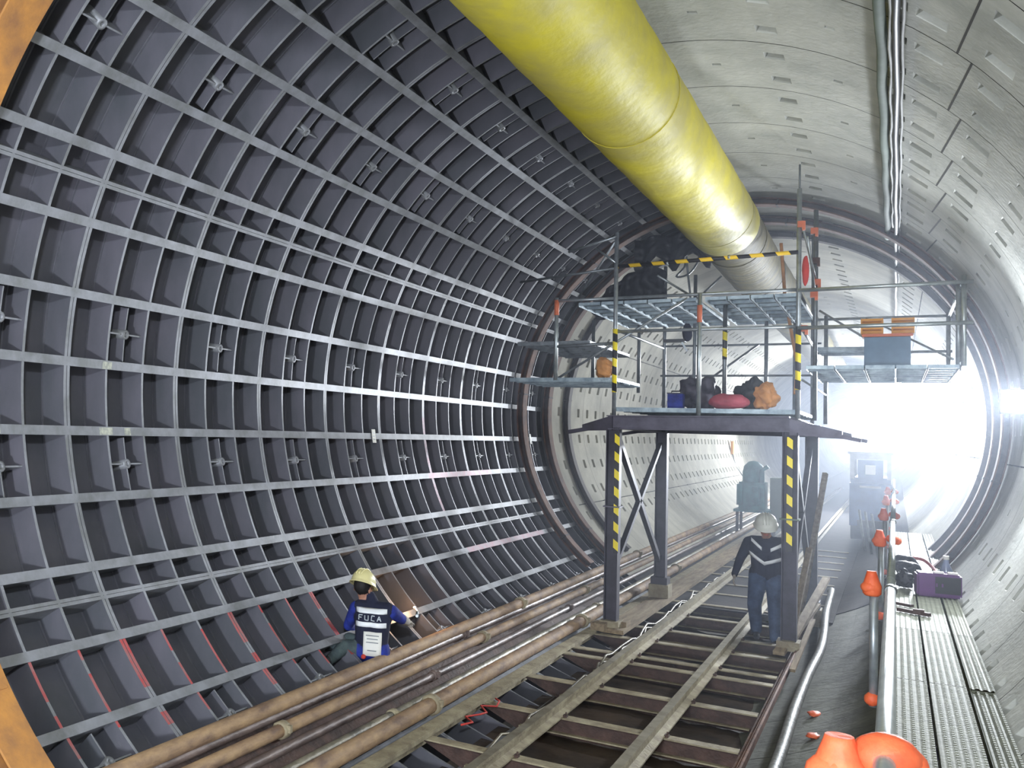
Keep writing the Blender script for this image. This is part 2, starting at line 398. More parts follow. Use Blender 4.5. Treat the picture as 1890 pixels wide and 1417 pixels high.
# beyond the arches: the full concrete tunnel
FPK = [(-35, 'b'), (-26, 'b'), (-17, 'b'), (-8, 'b'), (1, 'b'), (10, 'b'), (19, 'b'), (28, 'b'), (37, 'b'), (46, 'b'), (55, 'b'), (100, 'g'), (109.4, 'b'), (132, 'w'), (150, 'b'), (168, 'b'), (190, 'b')]
b = MB(); lining(b, -58, 226, 7, 30, FPK, 96, 2.96, longj=(25.4, -30.9, 136.6, 190)); 
b.arc(YC+30*WC, 102, 2.96, 3.0, -58, 226, 90, 0)
q = MB(); q.arc(YC+7*WC, 102, 2.96, 3.0, 226, 302, 24); structure(q.build('trim_4', 'mudfar'), 'dark muddy bottom of the far tunnel')
structure(b.build('wall_far', ['concfar', 'concd']), 'pale concrete tunnel beyond the steel arches, pocked with bolt holes')
b = MB(); b.box((0, 102.1, 0), (6.2, .2, 6.2)); structure(b.build('wall_end', 'concfar'), 'far end of the lit tunnel')
# transition strip of concrete behind the last steel ring
b = MB(); b.arc(16.09, 16.0+.6, 2.96, 3.1, -86, 81.7, 70); structure(b.build('trim_1', 'concfar'), 'pale concrete strip between the second and third steel arches')
# invert
b = MB()
nx, ny = 12, 60
vs = [(-.97+1.94*i/nx, -4+64*j/ny, -2.872+.012*math.sin(i*1.3+j*2.1)+random.uniform(-.012, .012)) for j in range(ny+1) for i in range(nx+1)]
b.add(vs, [(j*(nx+1)+i, j*(nx+1)+i+1, (j+1)*(nx+1)+i+1, (j+1)*(nx+1)+i) for j in range(ny) for i in range(nx)], 0, True)
structure(b.build('floor', 'mud'), 'wet dark mud in the tunnel invert between the cross beams')

# ------------------------------------------------------------------ steel arches
def arch(y0, y1, label, m, r0=2.86, t0=-50.5, t1=234, web='rustd'):
    t = thing('steel_arch', label, 'steel arch', (0, (y0+y1)/2, 0), 'steel arches round the tunnel')
    L = (0, (y0+y1)/2, 0)
    ym = (y0+y1)/2
    def bb(f, nm, mm): q = MB(); f(q); o = q.build(nm, mm, t, None); o.data.transform(Matrix.Translation((0, -ym, 0))); return o
    bb(lambda q: q.arc(y0, y1, r0, r0+.016, t0, t1, 120), 'inner_flange', m)
    bb(lambda q: q.arc(ym-.008, ym+.008, r0+.016, 2.938, t0, t1, 120), 'web', web)
    bb(lambda q: q.arc(y0, y1, 2.938, 2.953, t0, t1, 120), 'outer_flange', m)
    def plates(q):
        pass
    for a in (-40, 5, 50, 100, 150, 195, 225):
        if t0 < a < t1: bb(lambda q: q.arc(ym-.1, ym+.1, r0-.006, 2.95, a-.2, a+.2, 1), 'splice_plate', web)
    return t
arch(3.47, 3.72, 'orange primed steel arch at the left edge of the frame', 'orangep', 2.86, -56, 80, 'orangep')
arch(14.55, 14.75, 'rusty steel arch where the steel panels meet the scaffold, nearest of the three', 'rust')
arch(15.85, 16.05, 'middle one of the three rusty steel arches behind the scaffold', 'rust')
arch(17.0, 17.18, 'dark farthest one of the three steel arches, in front of the pale concrete', 'rustd')

# ------------------------------------------------------------------ ventilation duct
def duct(y0, y1, r, m, label, path, n=60, seam=1.5):
    t = thing('ventilation_duct', label, 'duct', path(y0))
    o = Vector(path(y0)); b = MB(); pts = []; rs = []
    for i in range(n+1):
        y = y0+(y1-y0)*i/n; pts.append(Vector(path(y))-o)
        rs.append(r*(1+.006*math.sin(y*5.1)+.005*math.sin(y*12.7+1)))
    b.tube(pts, rs, 48, caps=False); b.build('duct_fabric', m, t)
    y = y0+seam
    while y < min(y1, 26):
        c = Vector(path(y))-o
        MB().tube([c+Vector((math.cos(a)*(r+.001), 0, math.sin(a)*(r+.001))) for a in [2*PI*k/36 for k in range(37)]], .004, 5, caps=False).build('hoop_seam', m, t)
        y += seam*3
    return t
duct(-3, 13.7, .417, 'duct', 'big yellow fabric ventilation duct hanging under the crown', lambda y: (-.024, y, 2.436), 90, 1.6)
duct(13.7, 60, .405, 'ductd', 'dirty yellow duct section running on behind the scaffold', lambda y: (-.024+.0*y, y, 2.436-.06*min(1, max(0, (y-13.7)/3))), 110, .9)
b = MB(); b.tube([(-.024, y, 2.91) for y in (-3, 20, 58)], .005, 6); tag(b.build('suspension_wire', 'poled'), 'thin wire along the crown that holds the yellow duct', 'wire')

# ------------------------------------------------------------------ cables above the camera
def wav(x, y0, y1, z, ax, az, n, ph=0):
    return [(x+ax*math.sin(i*1.7+ph), y0+(y1-y0)*i/n, z+az*math.sin(i*2.3+ph)) for i in range(n+1)]
b = MB(); b.tube(wav(1.728, -2, 15, 2.35, .006, .006, 40), .034, 10); tag(b.build('air_hose', 'hoseg'), 'grey green hose fixed to the crown left of the cables', 'hose')
b = MB(); b.tube(wav(1.812, -2, 40, 2.28, .005, .012, 60, 1), .022, 8); tag(b.build('electric_cable', 'cable'), 'black electric cable sagging along the crown above the handrail', 'cable')
b = MB(); b.tube(wav(1.848, -2, 19, 2.29, .004, .012, 60, 2.2), .010, 6); tag(b.build('electric_cable', 'cablew'), 'thin pale cable beside the black one on the crown', 'cable')
b = MB(); b.tube(wav(1.778, -2, 14, 2.29, .006, .012, 50, 4.2), .010, 6); tag(b.build('electric_cable', 'cablew'), 'thin pale wire between the grey hose and the black cable', 'cable')

# ------------------------------------------------------------------ floor pipes
def pipe(x, z, r, m, label, couplings, y0=1.5, y1=60, bend=0):
    t = thing('floor_pipe', label, 'pipe', (x, y0, z), 'pipes along the foot of the steel wall')
    n = 40; b = MB(); ph = random.random()*6
    def c(y): return Vector((bend*math.sin(y*.9+ph), y-y0, bend*.3*math.sin(y*1.3+ph)))
    b.tube([c(y0+(y1-y0)*i/n) for i in range(n+1)], r, 12); b.build('tube', m, t)
    for yc in couplings:
        b = MB(); k = c(yc)
        b.tube([k+Vector((0, -.035, 0)), k+Vector((0, -.03, 0)), k+Vector((0, .03, 0)), k+Vector((0, .035, 0))], [r*1.1, r*1.35, r*1.35, r*1.1], 12)
        b.box(k+Vector((r*1.35, 0, r*.4)), (.03, .03, .05))
        b.build('coupling', 'dust' if m != 'brn' else 'brn', t)
    return t
pipe(-1.735, -2.315, .054, 'tan', 'thick tan pipe lying against the steel wall, topmost of the bundle', [3.8, 11.1, 17.2])
pipe(-1.72, -2.378, .034, 'brn', 'thin dark pipe just below the topmost tan pipe', [9.3, 15.2], bend=.004)
pipe(-1.63, -2.44, .046, 'tan', 'tan pipe in the middle of the bundle, with an orange coupling', [5.7, 9.6, 13.5])
pipe(-1.535, -2.52, .034, 'brn', 'dark brown thin pipe below the middle tan pipe', [8.1, 12.4], bend=.004)
pipe(-1.41, -2.592, .036, 'grn', 'grey mottled pipe with shiny top beside the lowest pipe', [7.0, 13.2], bend=.003)
pipe(-1.275, -2.585, .063, 'tan', 'thick tan pipe nearest the track, with a flanged coupling', [7.45, 12.0, 18.0])
# ------------------------------------------------------------------ track
SL = [3.4, 4.6, 5.8, 7.0, 8.25, 9.45, 10.68, 11.05, 11.97, 12.8, 14.0, 15.2, 16.4, 17.6, 18.8, 20, 21.2, 22.4, 23.6, 24.8]
for i, y in enumerate(SL):
    b = MB(); x0, x1 = -1.2, .86
    if y > 15: x1 = 1.0
    b.box(((x0+x1)/2, y, -2.705), (x1-x0, .11, .012))
    b.add([(x0+.0, y, -2.71), (x1, y, -2.71), (.84, y, -2.87), (-.84, y, -2.87)], [(0, 1, 2, 3)], 1)
    b.add([(x0+.0, y+.012, -2.71), (x1, y+.012, -2.71), (.84, y+.012, -2.87), (-.84, y+.012, -2.87)], [(0, 3, 2, 1)], 1)
    b.box((0, y, -2.835), (1.6, .1, .012))
    word = 'dusty steel cross beam under the rails'
    if y < 11.9:
        lab = word+', '+{0: 'out of sight below the frame', 1: 'below the frame edge', 2: 'first one at the bottom edge of the photo', 3: 'second one from the bottom edge', 4: 'third one from the bottom edge', 5: 'fourth one from the bottom edge', 6: 'first of a close pair', 7: 'second of a close pair'}[i]
    elif y < 13: lab = word+', '+('between the front gantry legs' if y < 12.5 else 'below the walking worker')
    else: lab = word+', beyond the walking worker'
    tag(b.build('cross_beam', ['dust', 'brown'], None), lab, 'beam', 'cross beams under the track')
q = MB(); q.box((0, 37.5, -2.725), (2.3, 45, .02)); structure(q.build('floor', 'mudfar'), 'dark muddy deck under the far tracks')
def rail(x, label, y0=1.2, y1=60):
    b = MB(); z = -2.699
    prof = [(-.065, 0), (-.065, .012), (-.012, .028), (-.012, .075), (-.032, .085), (-.032, .11), (.032, .11), (.032, .085), (.012, .075), (.012, .028), (.065, .012), (.065, 0)]
    n = len(prof)
    vs = [(x+p[0], y0, z+p[1]) for p in prof]+[(x+p[0], y1, z+p[1]) for p in prof]
    fs = [(k, (k+1) % n, n+(k+1) % n, n+k) for k in range(n)]
    b.add(vs, fs, 0); 
    for k in (5,): b.m[k] = 1
    o = tag(b.build('rail', ['dust', 'railh']), label, 'rail', 'rails of the track')
    return o
rail(-.50, 'left rail of the narrow track')
rail(.28, 'right rail of the narrow track, leading to the walking worker')
b = MB()
for x in (-.50, .28):
    pass
for y in SL[2:11]:
    for x in (-.50, .28):
        q = MB()
        for s in (-1, 1):
            q.box((x+s*.075, y, -2.69), (.03, .05, .02)); q.tube([(x+s*.08, y, -2.695), (x+s*.08, y, -2.66)], .008, 6)
        tag(q.build('rail_clip', 'brown'), 'small rusty rail clip bolted on a cross beam', 'clip', 'rail clips on the cross beams')
# longitudinal side beams
b = MB(); b.box((-1.155, 20, -2.665), (.11, 38, .012)); b.box((-1.155, 20, -2.72), (.012, 38, .1)); b.box((-1.1, 20, -2.68), (.012, 38, .03))
tag(b.build('side_beam', 'dust'), 'flat dusty steel beam beside the thick tan pipe, left of the track', 'beam')
b = MB(); b.box((.93, 8.2, -2.67), (.014, 14, .10)); b.box((.90, 8.2, -2.715), (.07, 14, .012)); b.tube([(.955, 1.5, -2.61), (.95, 8, -2.605), (.945, 15, -2.61)], .012, 6)
tag(b.build('side_angle', 'rust'), 'rusty thin steel angle along the right ends of the cross beams', 'beam')
b = MB(); b.bar((-.93, 12.0, -2.66), (-.93, 30, -2.66), .26, .05); tag(b.build('timber_plank', 'wood'), 'wide muddy plank left of the track behind the front left gantry leg', 'plank')
# rope by the left rail
b = MB(); b.tube([(-.58+.03*math.sin(i*1.9), 6.2+i*.32, -2.66+.03*math.sin(i*2.7)+.02) for i in range(40)], .011, 6)
b.tube([(-.60+.03*math.sin(i*1.3+2), 10+i*.35, -2.64+.03*math.sin(i*2.1)+.02) for i in range(18)], .012, 6)
tag(b.build('steel_rope', 'grn'), 'wavy pale steel rope lying along the left rail', 'rope')
b = MB(); b.tube([(-1.0+.06*math.sin(i*2.2), 7.4+i*.12, -2.68+.03*math.sin(i*3.1)) for i in range(9)], .008, 6)
tag(b.build('red_wire', 'redc'), 'short tangled red wire on the cross beams by the thick tan pipe', 'wire')
# hose on the right slope
pts = [(1.00, 17.5, -2.62), (1.07, 16.5, -2.5), (1.08, 15.0, -2.58), (1.14, 13.3, -2.60), (1.16, 12.2, -2.60), (1.13, 11.0, -2.62), (1.12, 9.6, -2.64), (1.13, 7.9, -2.66), (1.10, 6.0, -2.67), (1.09, 3, -2.68)]
def smooth(P, k=5):
    P = [Vector(p) for p in P]; out = []
    for i in range(len(P)-1):
        a, b_, c, d = P[max(i-1, 0)], P[i], P[i+1], P[min(i+2, len(P)-1)]
        for j in range(k):
            t = j/k; out.append(.5*((2*b_)+(-a+c)*t+(2*a-5*b_+4*c-d)*t*t+(-a+3*b_-3*c+d)*t**3))
    return out+[P[-1]]
b = MB(); b.tube(smooth(pts), .042, 12); tag(b.build('water_hose', 'hose'), 'shiny grey hose running along the concrete slope right of the track', 'hose')

# ------------------------------------------------------------------ walkway
ZW = -1.82
def wplank(x0, x1, y0, y1, label, deep=.0035, m='plank', z=ZW, nr=5):
    t = thing('walkway_plank', label, 'plank', ((x0+x1)/2, (y0+y1)/2, z), 'steel planks of the walkway')
    b = MB(); w = (x1-x0)-.012; L = (y1-y0)-.015
    prof = []; n = nr*4
    for i in range(n+1):
        ph = i % 4; prof.append((-w/2+w*i/n, 0 if ph in (0, 3) else -deep))
    vs = [(x, -L/2, zz) for x, zz in prof]+[(x, L/2, zz) for x, zz in prof]
    b.add(vs, [(k, k+1, n+2+k, n+1+k) for k in range(n)], 0)
    b.build('deck_sheet', m, t)
    b = MB(); 
    for s in (-1, 1): b.box((s*w/2, 0, -.028), (.004, L, .05))
    for s in (-1, 1): b.box((0, s*(L/2-.01), -.032), (w-.01, .02, .035))
    b.build('edge_frame', m, t)
    # anti-slip perforation studs
    b = MB()
    yy = -L/2+.04
    while yy < L/2 and y0 < 8.5:
        for i in range(nr):
            b.box((-w/2+w*(i*4+3.5)/n if i*4+3.5 < n else 0, yy, .0008), (.012, .016, .003))
        yy += .045
    if b.v: b.build('anti_slip_stud', m, t)['kind'] = 'stuff'
    return t
ys = [1.2, 3.2, 5.3, 7.45, 9.5, 11.6, 13.7, 15.8, 17.9, 20.0]
for i in range(9):
    side = ['behind the frame edge', 'at the bottom of the frame', 'nearest whole row', 'just beyond the cross seam', 'short of the purple box', 'under the purple box', 'under the red debris', 'far row', 'farthest row'][i]
    wplank(1.79, 1.99, ys[i], ys[i+1], 'grey steel walkway plank beside the handrail, '+side)
    wplank(1.995, 2.185, ys[i], ys[i+1], 'grey steel walkway plank in the middle lane, '+side)
    wplank(2.195, 2.325, ys[i], ys[i+1], 'narrow steel walkway plank against the concrete wall, '+side, .014 if i < 3 else .008, 'plank', ZW-(.012 if i < 3 else 0), 3)
for i, y in enumerate([1.6+1.5*k for k in range(13)]):
    b = MB(); b.box((2.04, y, ZW-.085), (.6, .05, .06)); b.bar((1.77, y, ZW-.11), (1.90, y, -2.26), .04, .04)
    tag(b.build('walkway_bracket', 'steelk'), 'dark steel bracket carrying the walkway on the concrete slope', 'bracket', 'brackets under the walkway')

# ------------------------------------------------------------------ handrail
def blob(path, rs, m='orange'):
    b = MB(); b.tube(path, rs, 12); return b
t = thing('handrail', 'shiny steel tube handrail running along the walkway edge', 'handrail', (1.80, 2, -1.16))
for i, (a, c) in enumerate(((0.4, 6.5), (6.45, 12.3), (12.3, 19), (19, 28))):
    MB().tube([(0, a-2, 0), (0, c-2, 0)], .0245 if i % 2 == 0 else .022, 16).build('rail_tube', 'pole', t)
for y in (6.5, 12.3, 19):
    MB().tube([(0, y-2.06, 0), (0, y-2.05, 0), (0, y-1.97, 0), (0, y-1.96, 0)], [.026, .031, .031, .026], 14).build('joint_sleeve', 'poled', t)
for i, y in enumerate((2.98, 7.1, 10.6, 14.3, 18.0, 21.8)):
    lab = ['nearest, at the bottom edge', 'second along the walkway', 'third along the walkway, beside the purple box', 'fourth along the walkway', 'fifth along the walkway', 'farthest'][i]
    t = thing('rail_post', 'steel handrail post with orange plastic covers, '+lab, 'post', (1.715, y, ZW), 'handrail posts')
    h = 1.16+ZW; top = -1.2-ZW
    MB().tube([(0, 0, -.13), (0, 0, top+.02)], .024, 12).build('post_tube', 'galv', t)
    MB().tube([(0, 0, top-.075), (0, 0, top-.06)], .028, 12).build('white_collar', 'white', t)
    s = 1.1 if i == 0 else .82
    b = MB(); z0 = top-.02 if i else top-.005
    b.tube([(-.01, 0, z0-.06), (-.01, 0, z0-.045), (-.01, 0, z0+.0), (-.012, 0, z0+.045), (-.012, 0, z0+.075), (-.012, 0, z0+.09)], [x*s for x in (.045, .06, .062, .044, .034, .03)], 14)
    b.ell((-.02, -.01, z0-.01), (.062*s, .055*s, .05*s), jit=.03)
    b.build('clamp_cover', 'orange', t)
    if i == 0:
        b = MB(); b.ell((.088, .03, top+.045), (.078, .07, .058), jit=.02, seg=20, rings=12); b.ell((.13, .05, top+.02), (.05, .06, .055), jit=.03, seg=20, rings=12)
        b.build('clamp_cover', 'orange', t)
    elif i != 1:
        b = MB(); b.ell((.085, -.02, z0+.02), (.062*s, .06*s, .046*s), jit=.03, seg=16, rings=10); b.ell((.12, .03, z0+.0), (.045*s, .05*s, .045*s), jit=.04, seg=16, rings=10)
        b.build('clamp_cover', 'orange', t)
    b = MB(); b.ell((-.005, 0, -.085), (.042, .042, .045), jit=.06); b.build('foot_cover', 'orange', t)

# ------------------------------------------------------------------ gantry
G = thing('gantry', 'dark steel travelling gantry over the track with black and yellow striped legs', 'gantry', (0, 12.2, -2.66))
go = Vector((0, 12.2, -2.66))
def gp(f, name, m, parent=None):
    b = MB(); f(b); return b.build(name, m, parent or G, None) if False else _loc(b, name, m, parent or G, go)
def _loc(b, name, m, parent, o):
    b.v = [(x-o[0], y-o[1], z-o[2]) for x, y, z in b.v]; return b.build(name, m, parent)
def hbeam(b, a, c, w, h, tf=.012, upv=(0, 0, 1)):
    a = Vector(a); c = Vector(c); d = c-a; R = frame(d, upv); u = R @ Vector((0, 0, 1)); m = (a+c)/2
    b.box(m+u*(h/2-tf/2), (w, d.length, tf), R); b.box(m-u*(h/2-tf/2), (w, d.length, tf), R); b.box(m, (tf, d.length, h-2*tf), R)
for (x, y, zb, hz) in ((-.985, 12.2, -2.66, 1), (.87, 12.2, -2.62, 1), (-.96, 15, -2.45, 0), (.90, 15, -2.55, 0)):
    leg = gp(lambda b: hbeam(b, (x, y, zb+.1), (x, y, -.25), .15, .15, .012, (1, 0, 0)), 'leg', 'steelk')
    if hz:
        z0, z1 = (-1.75, -.30) if x < 0 else (-1.55, -.30)
        _loc(MB().box((x+.075*(1 if x < 0 else -.2), y-.079, (z0+z1)/2) if False else (x+(.055 if x < 0 else .0), y-.08, (z0+z1)/2), (.055, .006, z1-z0)), 'hazard_strip', 'haz', leg, go)
        _loc(MB().box((x, y, -1.2), (.19, .19, .016)), 'splice_plate', 'gren' if x > 0 else 'steelg', leg, go)
    _loc(MB().box((x, y, zb+.05), (.22, .24, .1)), 'foot_block', 'dust' if hz else 'steelk', leg, go)
    if hz == 0: _loc(MB().box((x, y, zb-.11), (.26, .3, .22)), 'pedestal', 'dust', leg, go)
gp(lambda b: hbeam(b, (-1.06, 12.2, -.185), (.86, 12.2, -.16), .14, .17), 'front_beam', 'steelg')
gp(lambda b: hbeam(b, (-1.04, 15, -.2), (1.0, 15, -.2), .14, .16), 'rear_beam', 'steelk')
gp(lambda b: hbeam(b, (-1.0, 12.2, -.185), (-.98, 15, -.2), .12, .15), 'side_beam', 'steelk')
gp(lambda b: hbeam(b, (.88, 12.2, -.165), (.9, 15, -.2), .12, .15), 'side_beam', 'steelg')
for y, xr in ((12.2, 1.30), (15, 1.25)):
    def wing(b, s=-1, y=y, xr=xr):
        x0 = 1.0*s if s < 0 else .86
        b.add([(x0, y-.05, -.10), (x0, y-.05, -.28), (1.35*s, y-.05, -.295), (1.35*s, y-.05, -.22), (x0, y+.05, -.10), (x0, y+.05, -.28), (1.35*s, y+.05, -.295), (1.35*s, y+.05, -.22)],
              [(0, 1, 2, 3), (7, 6, 5, 4), (0, 3, 7, 4), (1, 5, 6, 2), (3, 2, 6, 7), (0, 4, 5, 1)])
        b.bar((1.3*s, y, -.27), (1.52*s, y, -.315), .09, .045)
    gp(lambda b: wing(b, -1), 'wing_bracket', 'steelk'); gp(lambda b: wing(b, 1), 'wing_bracket', 'steelg')
for x in (-.97, .885):
    gp(lambda b: b.bar((x, 12.3, -.35), (x, 14.9, -2.1), .06, .08), 'diagonal_brace', 'steelk')
    gp(lambda b: b.bar((x, 14.9, -.45), (x, 12.3, -1.9), .06, .06), 'diagonal_brace', 'steelk')
for y in (12.9, 13.6, 14.3):
    gp(lambda b: b.box((-.05, y, -.13), (1.85, .06, .1)), 'cross_joist', 'steelk')

# ------------------------------------------------------------------ scaffold on the gantry
S_ = thing('scaffold', 'galvanised tube scaffold with plank decks standing on the gantry', 'scaffold', (0, 12.2, -.1))
so = Vector((0, 12.2, -.1))
def sp(f, name, m='galv', parent=None):
    b = MB(); f(b); return _loc(b, name, m, parent or S_, so)
def post(x, y, z0, z1, m='galv', r=.024): return sp(lambda b: b.tube([(x, y, z0), (x, y, z1)], r, 10), 'standard', m)
def led(a, c, m='galv', r=.019): return sp(lambda b: b.tube([a, c], r, 8), 'ledger', m)
p1 = post(-.985, 12.17, -.1, 2.13); p2 = post(.935, 12.17, -.1, 2.45)
for p, x, z0, z1 in ((p1, -.985, .18, .95), (p2, .935, .22, .92)):
    _loc(MB().tube([(x, 12.17, z0), (x, 12.17, z1)], .028, 12), 'hazard_sleeve', 'hazp', p, so)
post(-.055, 12.17, -.1, 1.33, 'pole'); 
_loc(MB().tube([(-.055, 12.17, 1.0), (-.055, 12.17, 1.2)], .028, 10), 'clamp', 'oran2', S_.children[-1], so)
p = post(.115, 12.9, -.05, 1.28, 'poled'); _loc(MB().tube([(.115, 12.9, .62), (.115, 12.9, .98)], .027, 12), 'hazard_sleeve', 'hazp', p, so)
post(.935, 12.17, 2.4, 2.72, 'poled', .01)
post(-1.70, 12.2, .33, 1.37, 'pole'); _loc(MB().tube([(-1.70, 12.2, 1.15), (-1.70, 12.2, 1.34)], .03, 10), 'clamp', 'oran2', S_.children[-1], so)
for x, z0, z1 in ((-.95, -.1, 2.15), (-.55, -.1, 2.0), (.35, -.1, 1.3), (.90, -.1, 2.5)): post(x, 15, z0, z1, 'poled')
post(-1.75, 14.2, .34, 1.3, 'poled'); post(-1.3, 15, .3, 1.5, 'poled')
for x, y in ((.70, 14.9), (1.05, 12.9), (1.05, 15)): post(x, y, -.1, 2.35 if x > 1 and y < 13 else 1.35, 'poled')
post(2.385, 12.2, .47, 1.40, 'pole'); post(2.36, 12.65, .45, 1.36); post(2.36, 15, .45, 1.34)
post(1.05, 13.0, 1.3, 2.3, 'poled', .02)
for z in (1.325, .91): led((.93, 12.15, z-.01), (2.46, 12.15, z), 'pole', .021)
for z in (1.3, .85): led((.93, 15, z), (2.4, 15, z), 'galv', .018)
for z in (1.3, .5): led((2.37, 12.2, z), (2.37, 15, z))
for z in (1.33, .92): led((-.99, 12.19, z), (.94, 12.19, z), 'galv')
led((-1.72, 12.2, 1.33), (-.98, 12.2, 1.33)); led((-1.72, 12.2, .75), (-.98, 12.2, .78), 'poled')
for z in (.55, .98): led((-1.0, 15, z), (1.0, 15, z), 'poled', .015)
for z in (.95, 1.3): led((-1.0, 12.2, z), (-.96, 15, z), 'poled'); led((.94, 12.2, z), (.9, 15, z), 'poled')
led((-.98, 12.16, 2.08), (-1.62, 12.4, 1.98), 'galv', .017); led((-.98, 12.16, 2.05), (-1.72, 13.0, 1.36), 'galv', .014)
led((-.99, 12.16, 1.76), (-1.26, 12.3, 1.98), 'pole', .014); led((-1.0, 12.2, 1.7), (-2.3, 12.6, 1.66), 'poled', .016)
led((-.62, 12.7, 1.66), (-.3, 13, 1.44), 'galv', .014); led((-.2, 14.9, 1.95), (-.55, 14.9, 1.6), 'poled', .014)
led((-1.68, 12.25, .36), (-.2, 12.25, 1.3), 'galv', .015)
led((-.5, 14.5, .3), (.3, 14.6, .95), 'poled', .015); led((.95, 12.3, .35), (1.06, 14.8, .28), 'pole', .012)
led((1.0, 12.4, 1.95), (1.05, 12.9, 1.35), 'pole', .012); led((.95, 12.2, 2.1), (1.06, 12.9, 1.5), 'pole', .012)
led((1.5, 15, 1.3), (2.3, 12.3, .55), 'galv', .012); led((.98, 14.8, 1.4), (2.2, 14.9, .5), 'galv', .014)
sp(lambda b: b.tube([(-.95, 12.12, 1.705), (.93, 12.12, 1.735)], .024, 10), 'hazard_bar', 'hazh')
for x, z in ((-.4, 1.705), (.25, 1.73)): sp(lambda b: b.tube([(x-.012, 12.12, z), (x+.012, 12.12, z)], .028, 8), 'clamp', 'galv')
for x, y, z in ((.95, 12.2, 2.05), (1.03, 12.9, 2.1), (1.05, 12.9, 1.75), (1.05, 12.6, 1.32), (.98, 12.25, .9), (1.06, 12.9, 1.5)):
    sp(lambda b: b.box((x, y-.03, z), (.06, .06, .07)).box((x+.03, y-.05, z-.02), (.03, .05, .1)), 'swivel_clamp', 'oran2' if z != 1.75 else 'rust')
def deck(x0, x1, y0, y1, z, along='x', w=.25, m='galvp', tilt=0):
    """hooked steel decking planks: sheet with side lips and cross stiffeners beneath"""
    n = max(1, round(((y1-y0) if along == 'x' else (x1-x0))/w))
    for i in range(n):
        def f(b):
            if along == 'x':
                a, c = y0+(y1-y0)*i/n+.01, y0+(y1-y0)*(i+1)/n-.01
                zz = z+tilt*i
                b.box(((x0+x1)/2, (a+c)/2, zz), (x1-x0, c-a, .004))
                for y in (a, c): b.box(((x0+x1)/2, y, zz-.025), (x1-x0, .004, .05))
                k = int((x1-x0)/.28)
                for j in range(k+1): b.box((x0+(x1-x0)*j/max(k, 1), (a+c)/2, zz-.02), (.02, c-a, .034))
            else:
                a, c = x0+(x1-x0)*i/n+.008, x0+(x1-x0)*(i+1)/n-.008
                b.box(((a+c)/2, (y0+y1)/2, z), (c-a, y1-y0, .004))
                for x in (a, c): b.box((x, (y0+y1)/2, z-.025), (.004, y1-y0, .05))
                k = int((y1-y0)/.35)
                for j in range(k+1): b.box(((a+c)/2, y0+(y1-y0)*j/k, z-.02), (c-a, .02, .034))
        sp(f, 'deck_plank', m)
deck(-.98, .93, 12.2, 15, -.0, 'x', .45)
deck(-1.45, -.1, 12.25, 15, 1.30, 'y', .27); deck(-.02, .93, 12.25, 15, 1.30, 'y', .24)
deck(1.0, 2.36, 12.25, 15, .49, 'y', .27)
deck(-2.28, -1.0, 12.2, 13.6, .36, 'x', .28); deck(-2.28, -1.35, 13.6, 15, .42, 'x', .4, 'poled')
deck(-2.25, -1.35, 12.4, 14.6, .84, 'x', .3, 'poled')
deck(1.0, 1.55, 14.2, 15, .86, 'x', .3, 'galvp')

# ------------------------------------------------------------------ things on the scaffold
def lump(name, m, c, rr, label, cat, jit=.08, R=None, group=None):
    b = MB(); b.ell((0, 0, rr[2]), rr, R, 40, 26)
    sd = random.random()*50; k = 1/max(rr)
    for i, v in enumerate(b.v):
        p = Vector(v); n = mnoise.noise(p*k*1.6+Vector((sd, 0, 0)))*1.2+mnoise.noise(p*k*4.5+Vector((0, sd, 0)))*.5
        d = (p-Vector((0, 0, rr[2]))); b.v[i] = tuple(Vector((0, 0, rr[2]))+d*(1+n*jit*3.2))
    for i, v in enumerate(b.v):
        if v[2] < .004: b.v[i] = (v[0], v[1], .004)
    o = b.build(name, m, None); o.location = c; return tag(o, label, cat, group)
# black tarp hanging
b = MB(); n, k = 16, 12
vs = []
for j in range(k+1):
    for i in range(n+1):
        x = -1.75+.95*i/n; z = 1.32+(.78-.02*abs(i-12)*2)*j/k
        vs.append((x+.03*math.sin(j*1.3), 14.2+.10*math.sin(i*1.4)+.06*math.sin(j*1.1+i*.7), z))
b.add(vs, [(j*(n+1)+i, j*(n+1)+i+1, (j+1)*(n+1)+i+1, (j+1)*(n+1)+i) for j in range(k) for i in range(n)], 0, True)
o = tag(b.build('tarpaulin', 'tarp'), 'dark crumpled tarpaulin hanging on the upper deck near the left arch', 'tarpaulin')
md = o.modifiers.new('s', 'SOLIDIFY'); md.thickness = .01
b = MB(); n, k = 16, 10; vs = []  # second sheet: shade of the steel crown built as dark cloth
for j in range(k+1):
    for i in range(n+1):
        x = -1.25+1.0*i/n; z = 2.52-.10*abs(x+.5)-(.42+.12*math.sin(i*.9))*j/k
        vs.append((x, 14.35+.08*math.sin(i*1.1)+.05*math.sin(j*1.3+i), z))
b.add(vs, [(j*(n+1)+i, j*(n+1)+i+1, (j+1)*(n+1)+i+1, (j+1)*(n+1)+i) for j in range(k) for i in range(n)], 0, True)
o = tag(b.build('tarpaulin', 'tarp'), 'dark sheet added as crown shadow left of the yellow duct, above the striped bar', 'tarpaulin')
md = o.modifiers.new('s', 'SOLIDIFY'); md.thickness = .01
lump('tool_bag', 'pinkb', (.22, 12.5, .005), (.23, .12, .09), 'dusty red tool bag lying on the lower scaffold deck', 'bag', .05)
lump('work_jacket', 'orab', (.58, 12.6, .005), (.12, .1, .16), 'orange jacket heaped beside the red bag', 'jacket', .12)
lump('tool_heap', 'black', (.40, 13.0, .005), (.16, .12, .2), 'dark heap of tools behind the orange jacket', 'tools', .16)
lump('cable_heap', 'steelg', (-.16, 12.9, .005), (.2, .14, .2), 'dark coil of hoses on the lower deck left of the red bag', 'hose', .15)
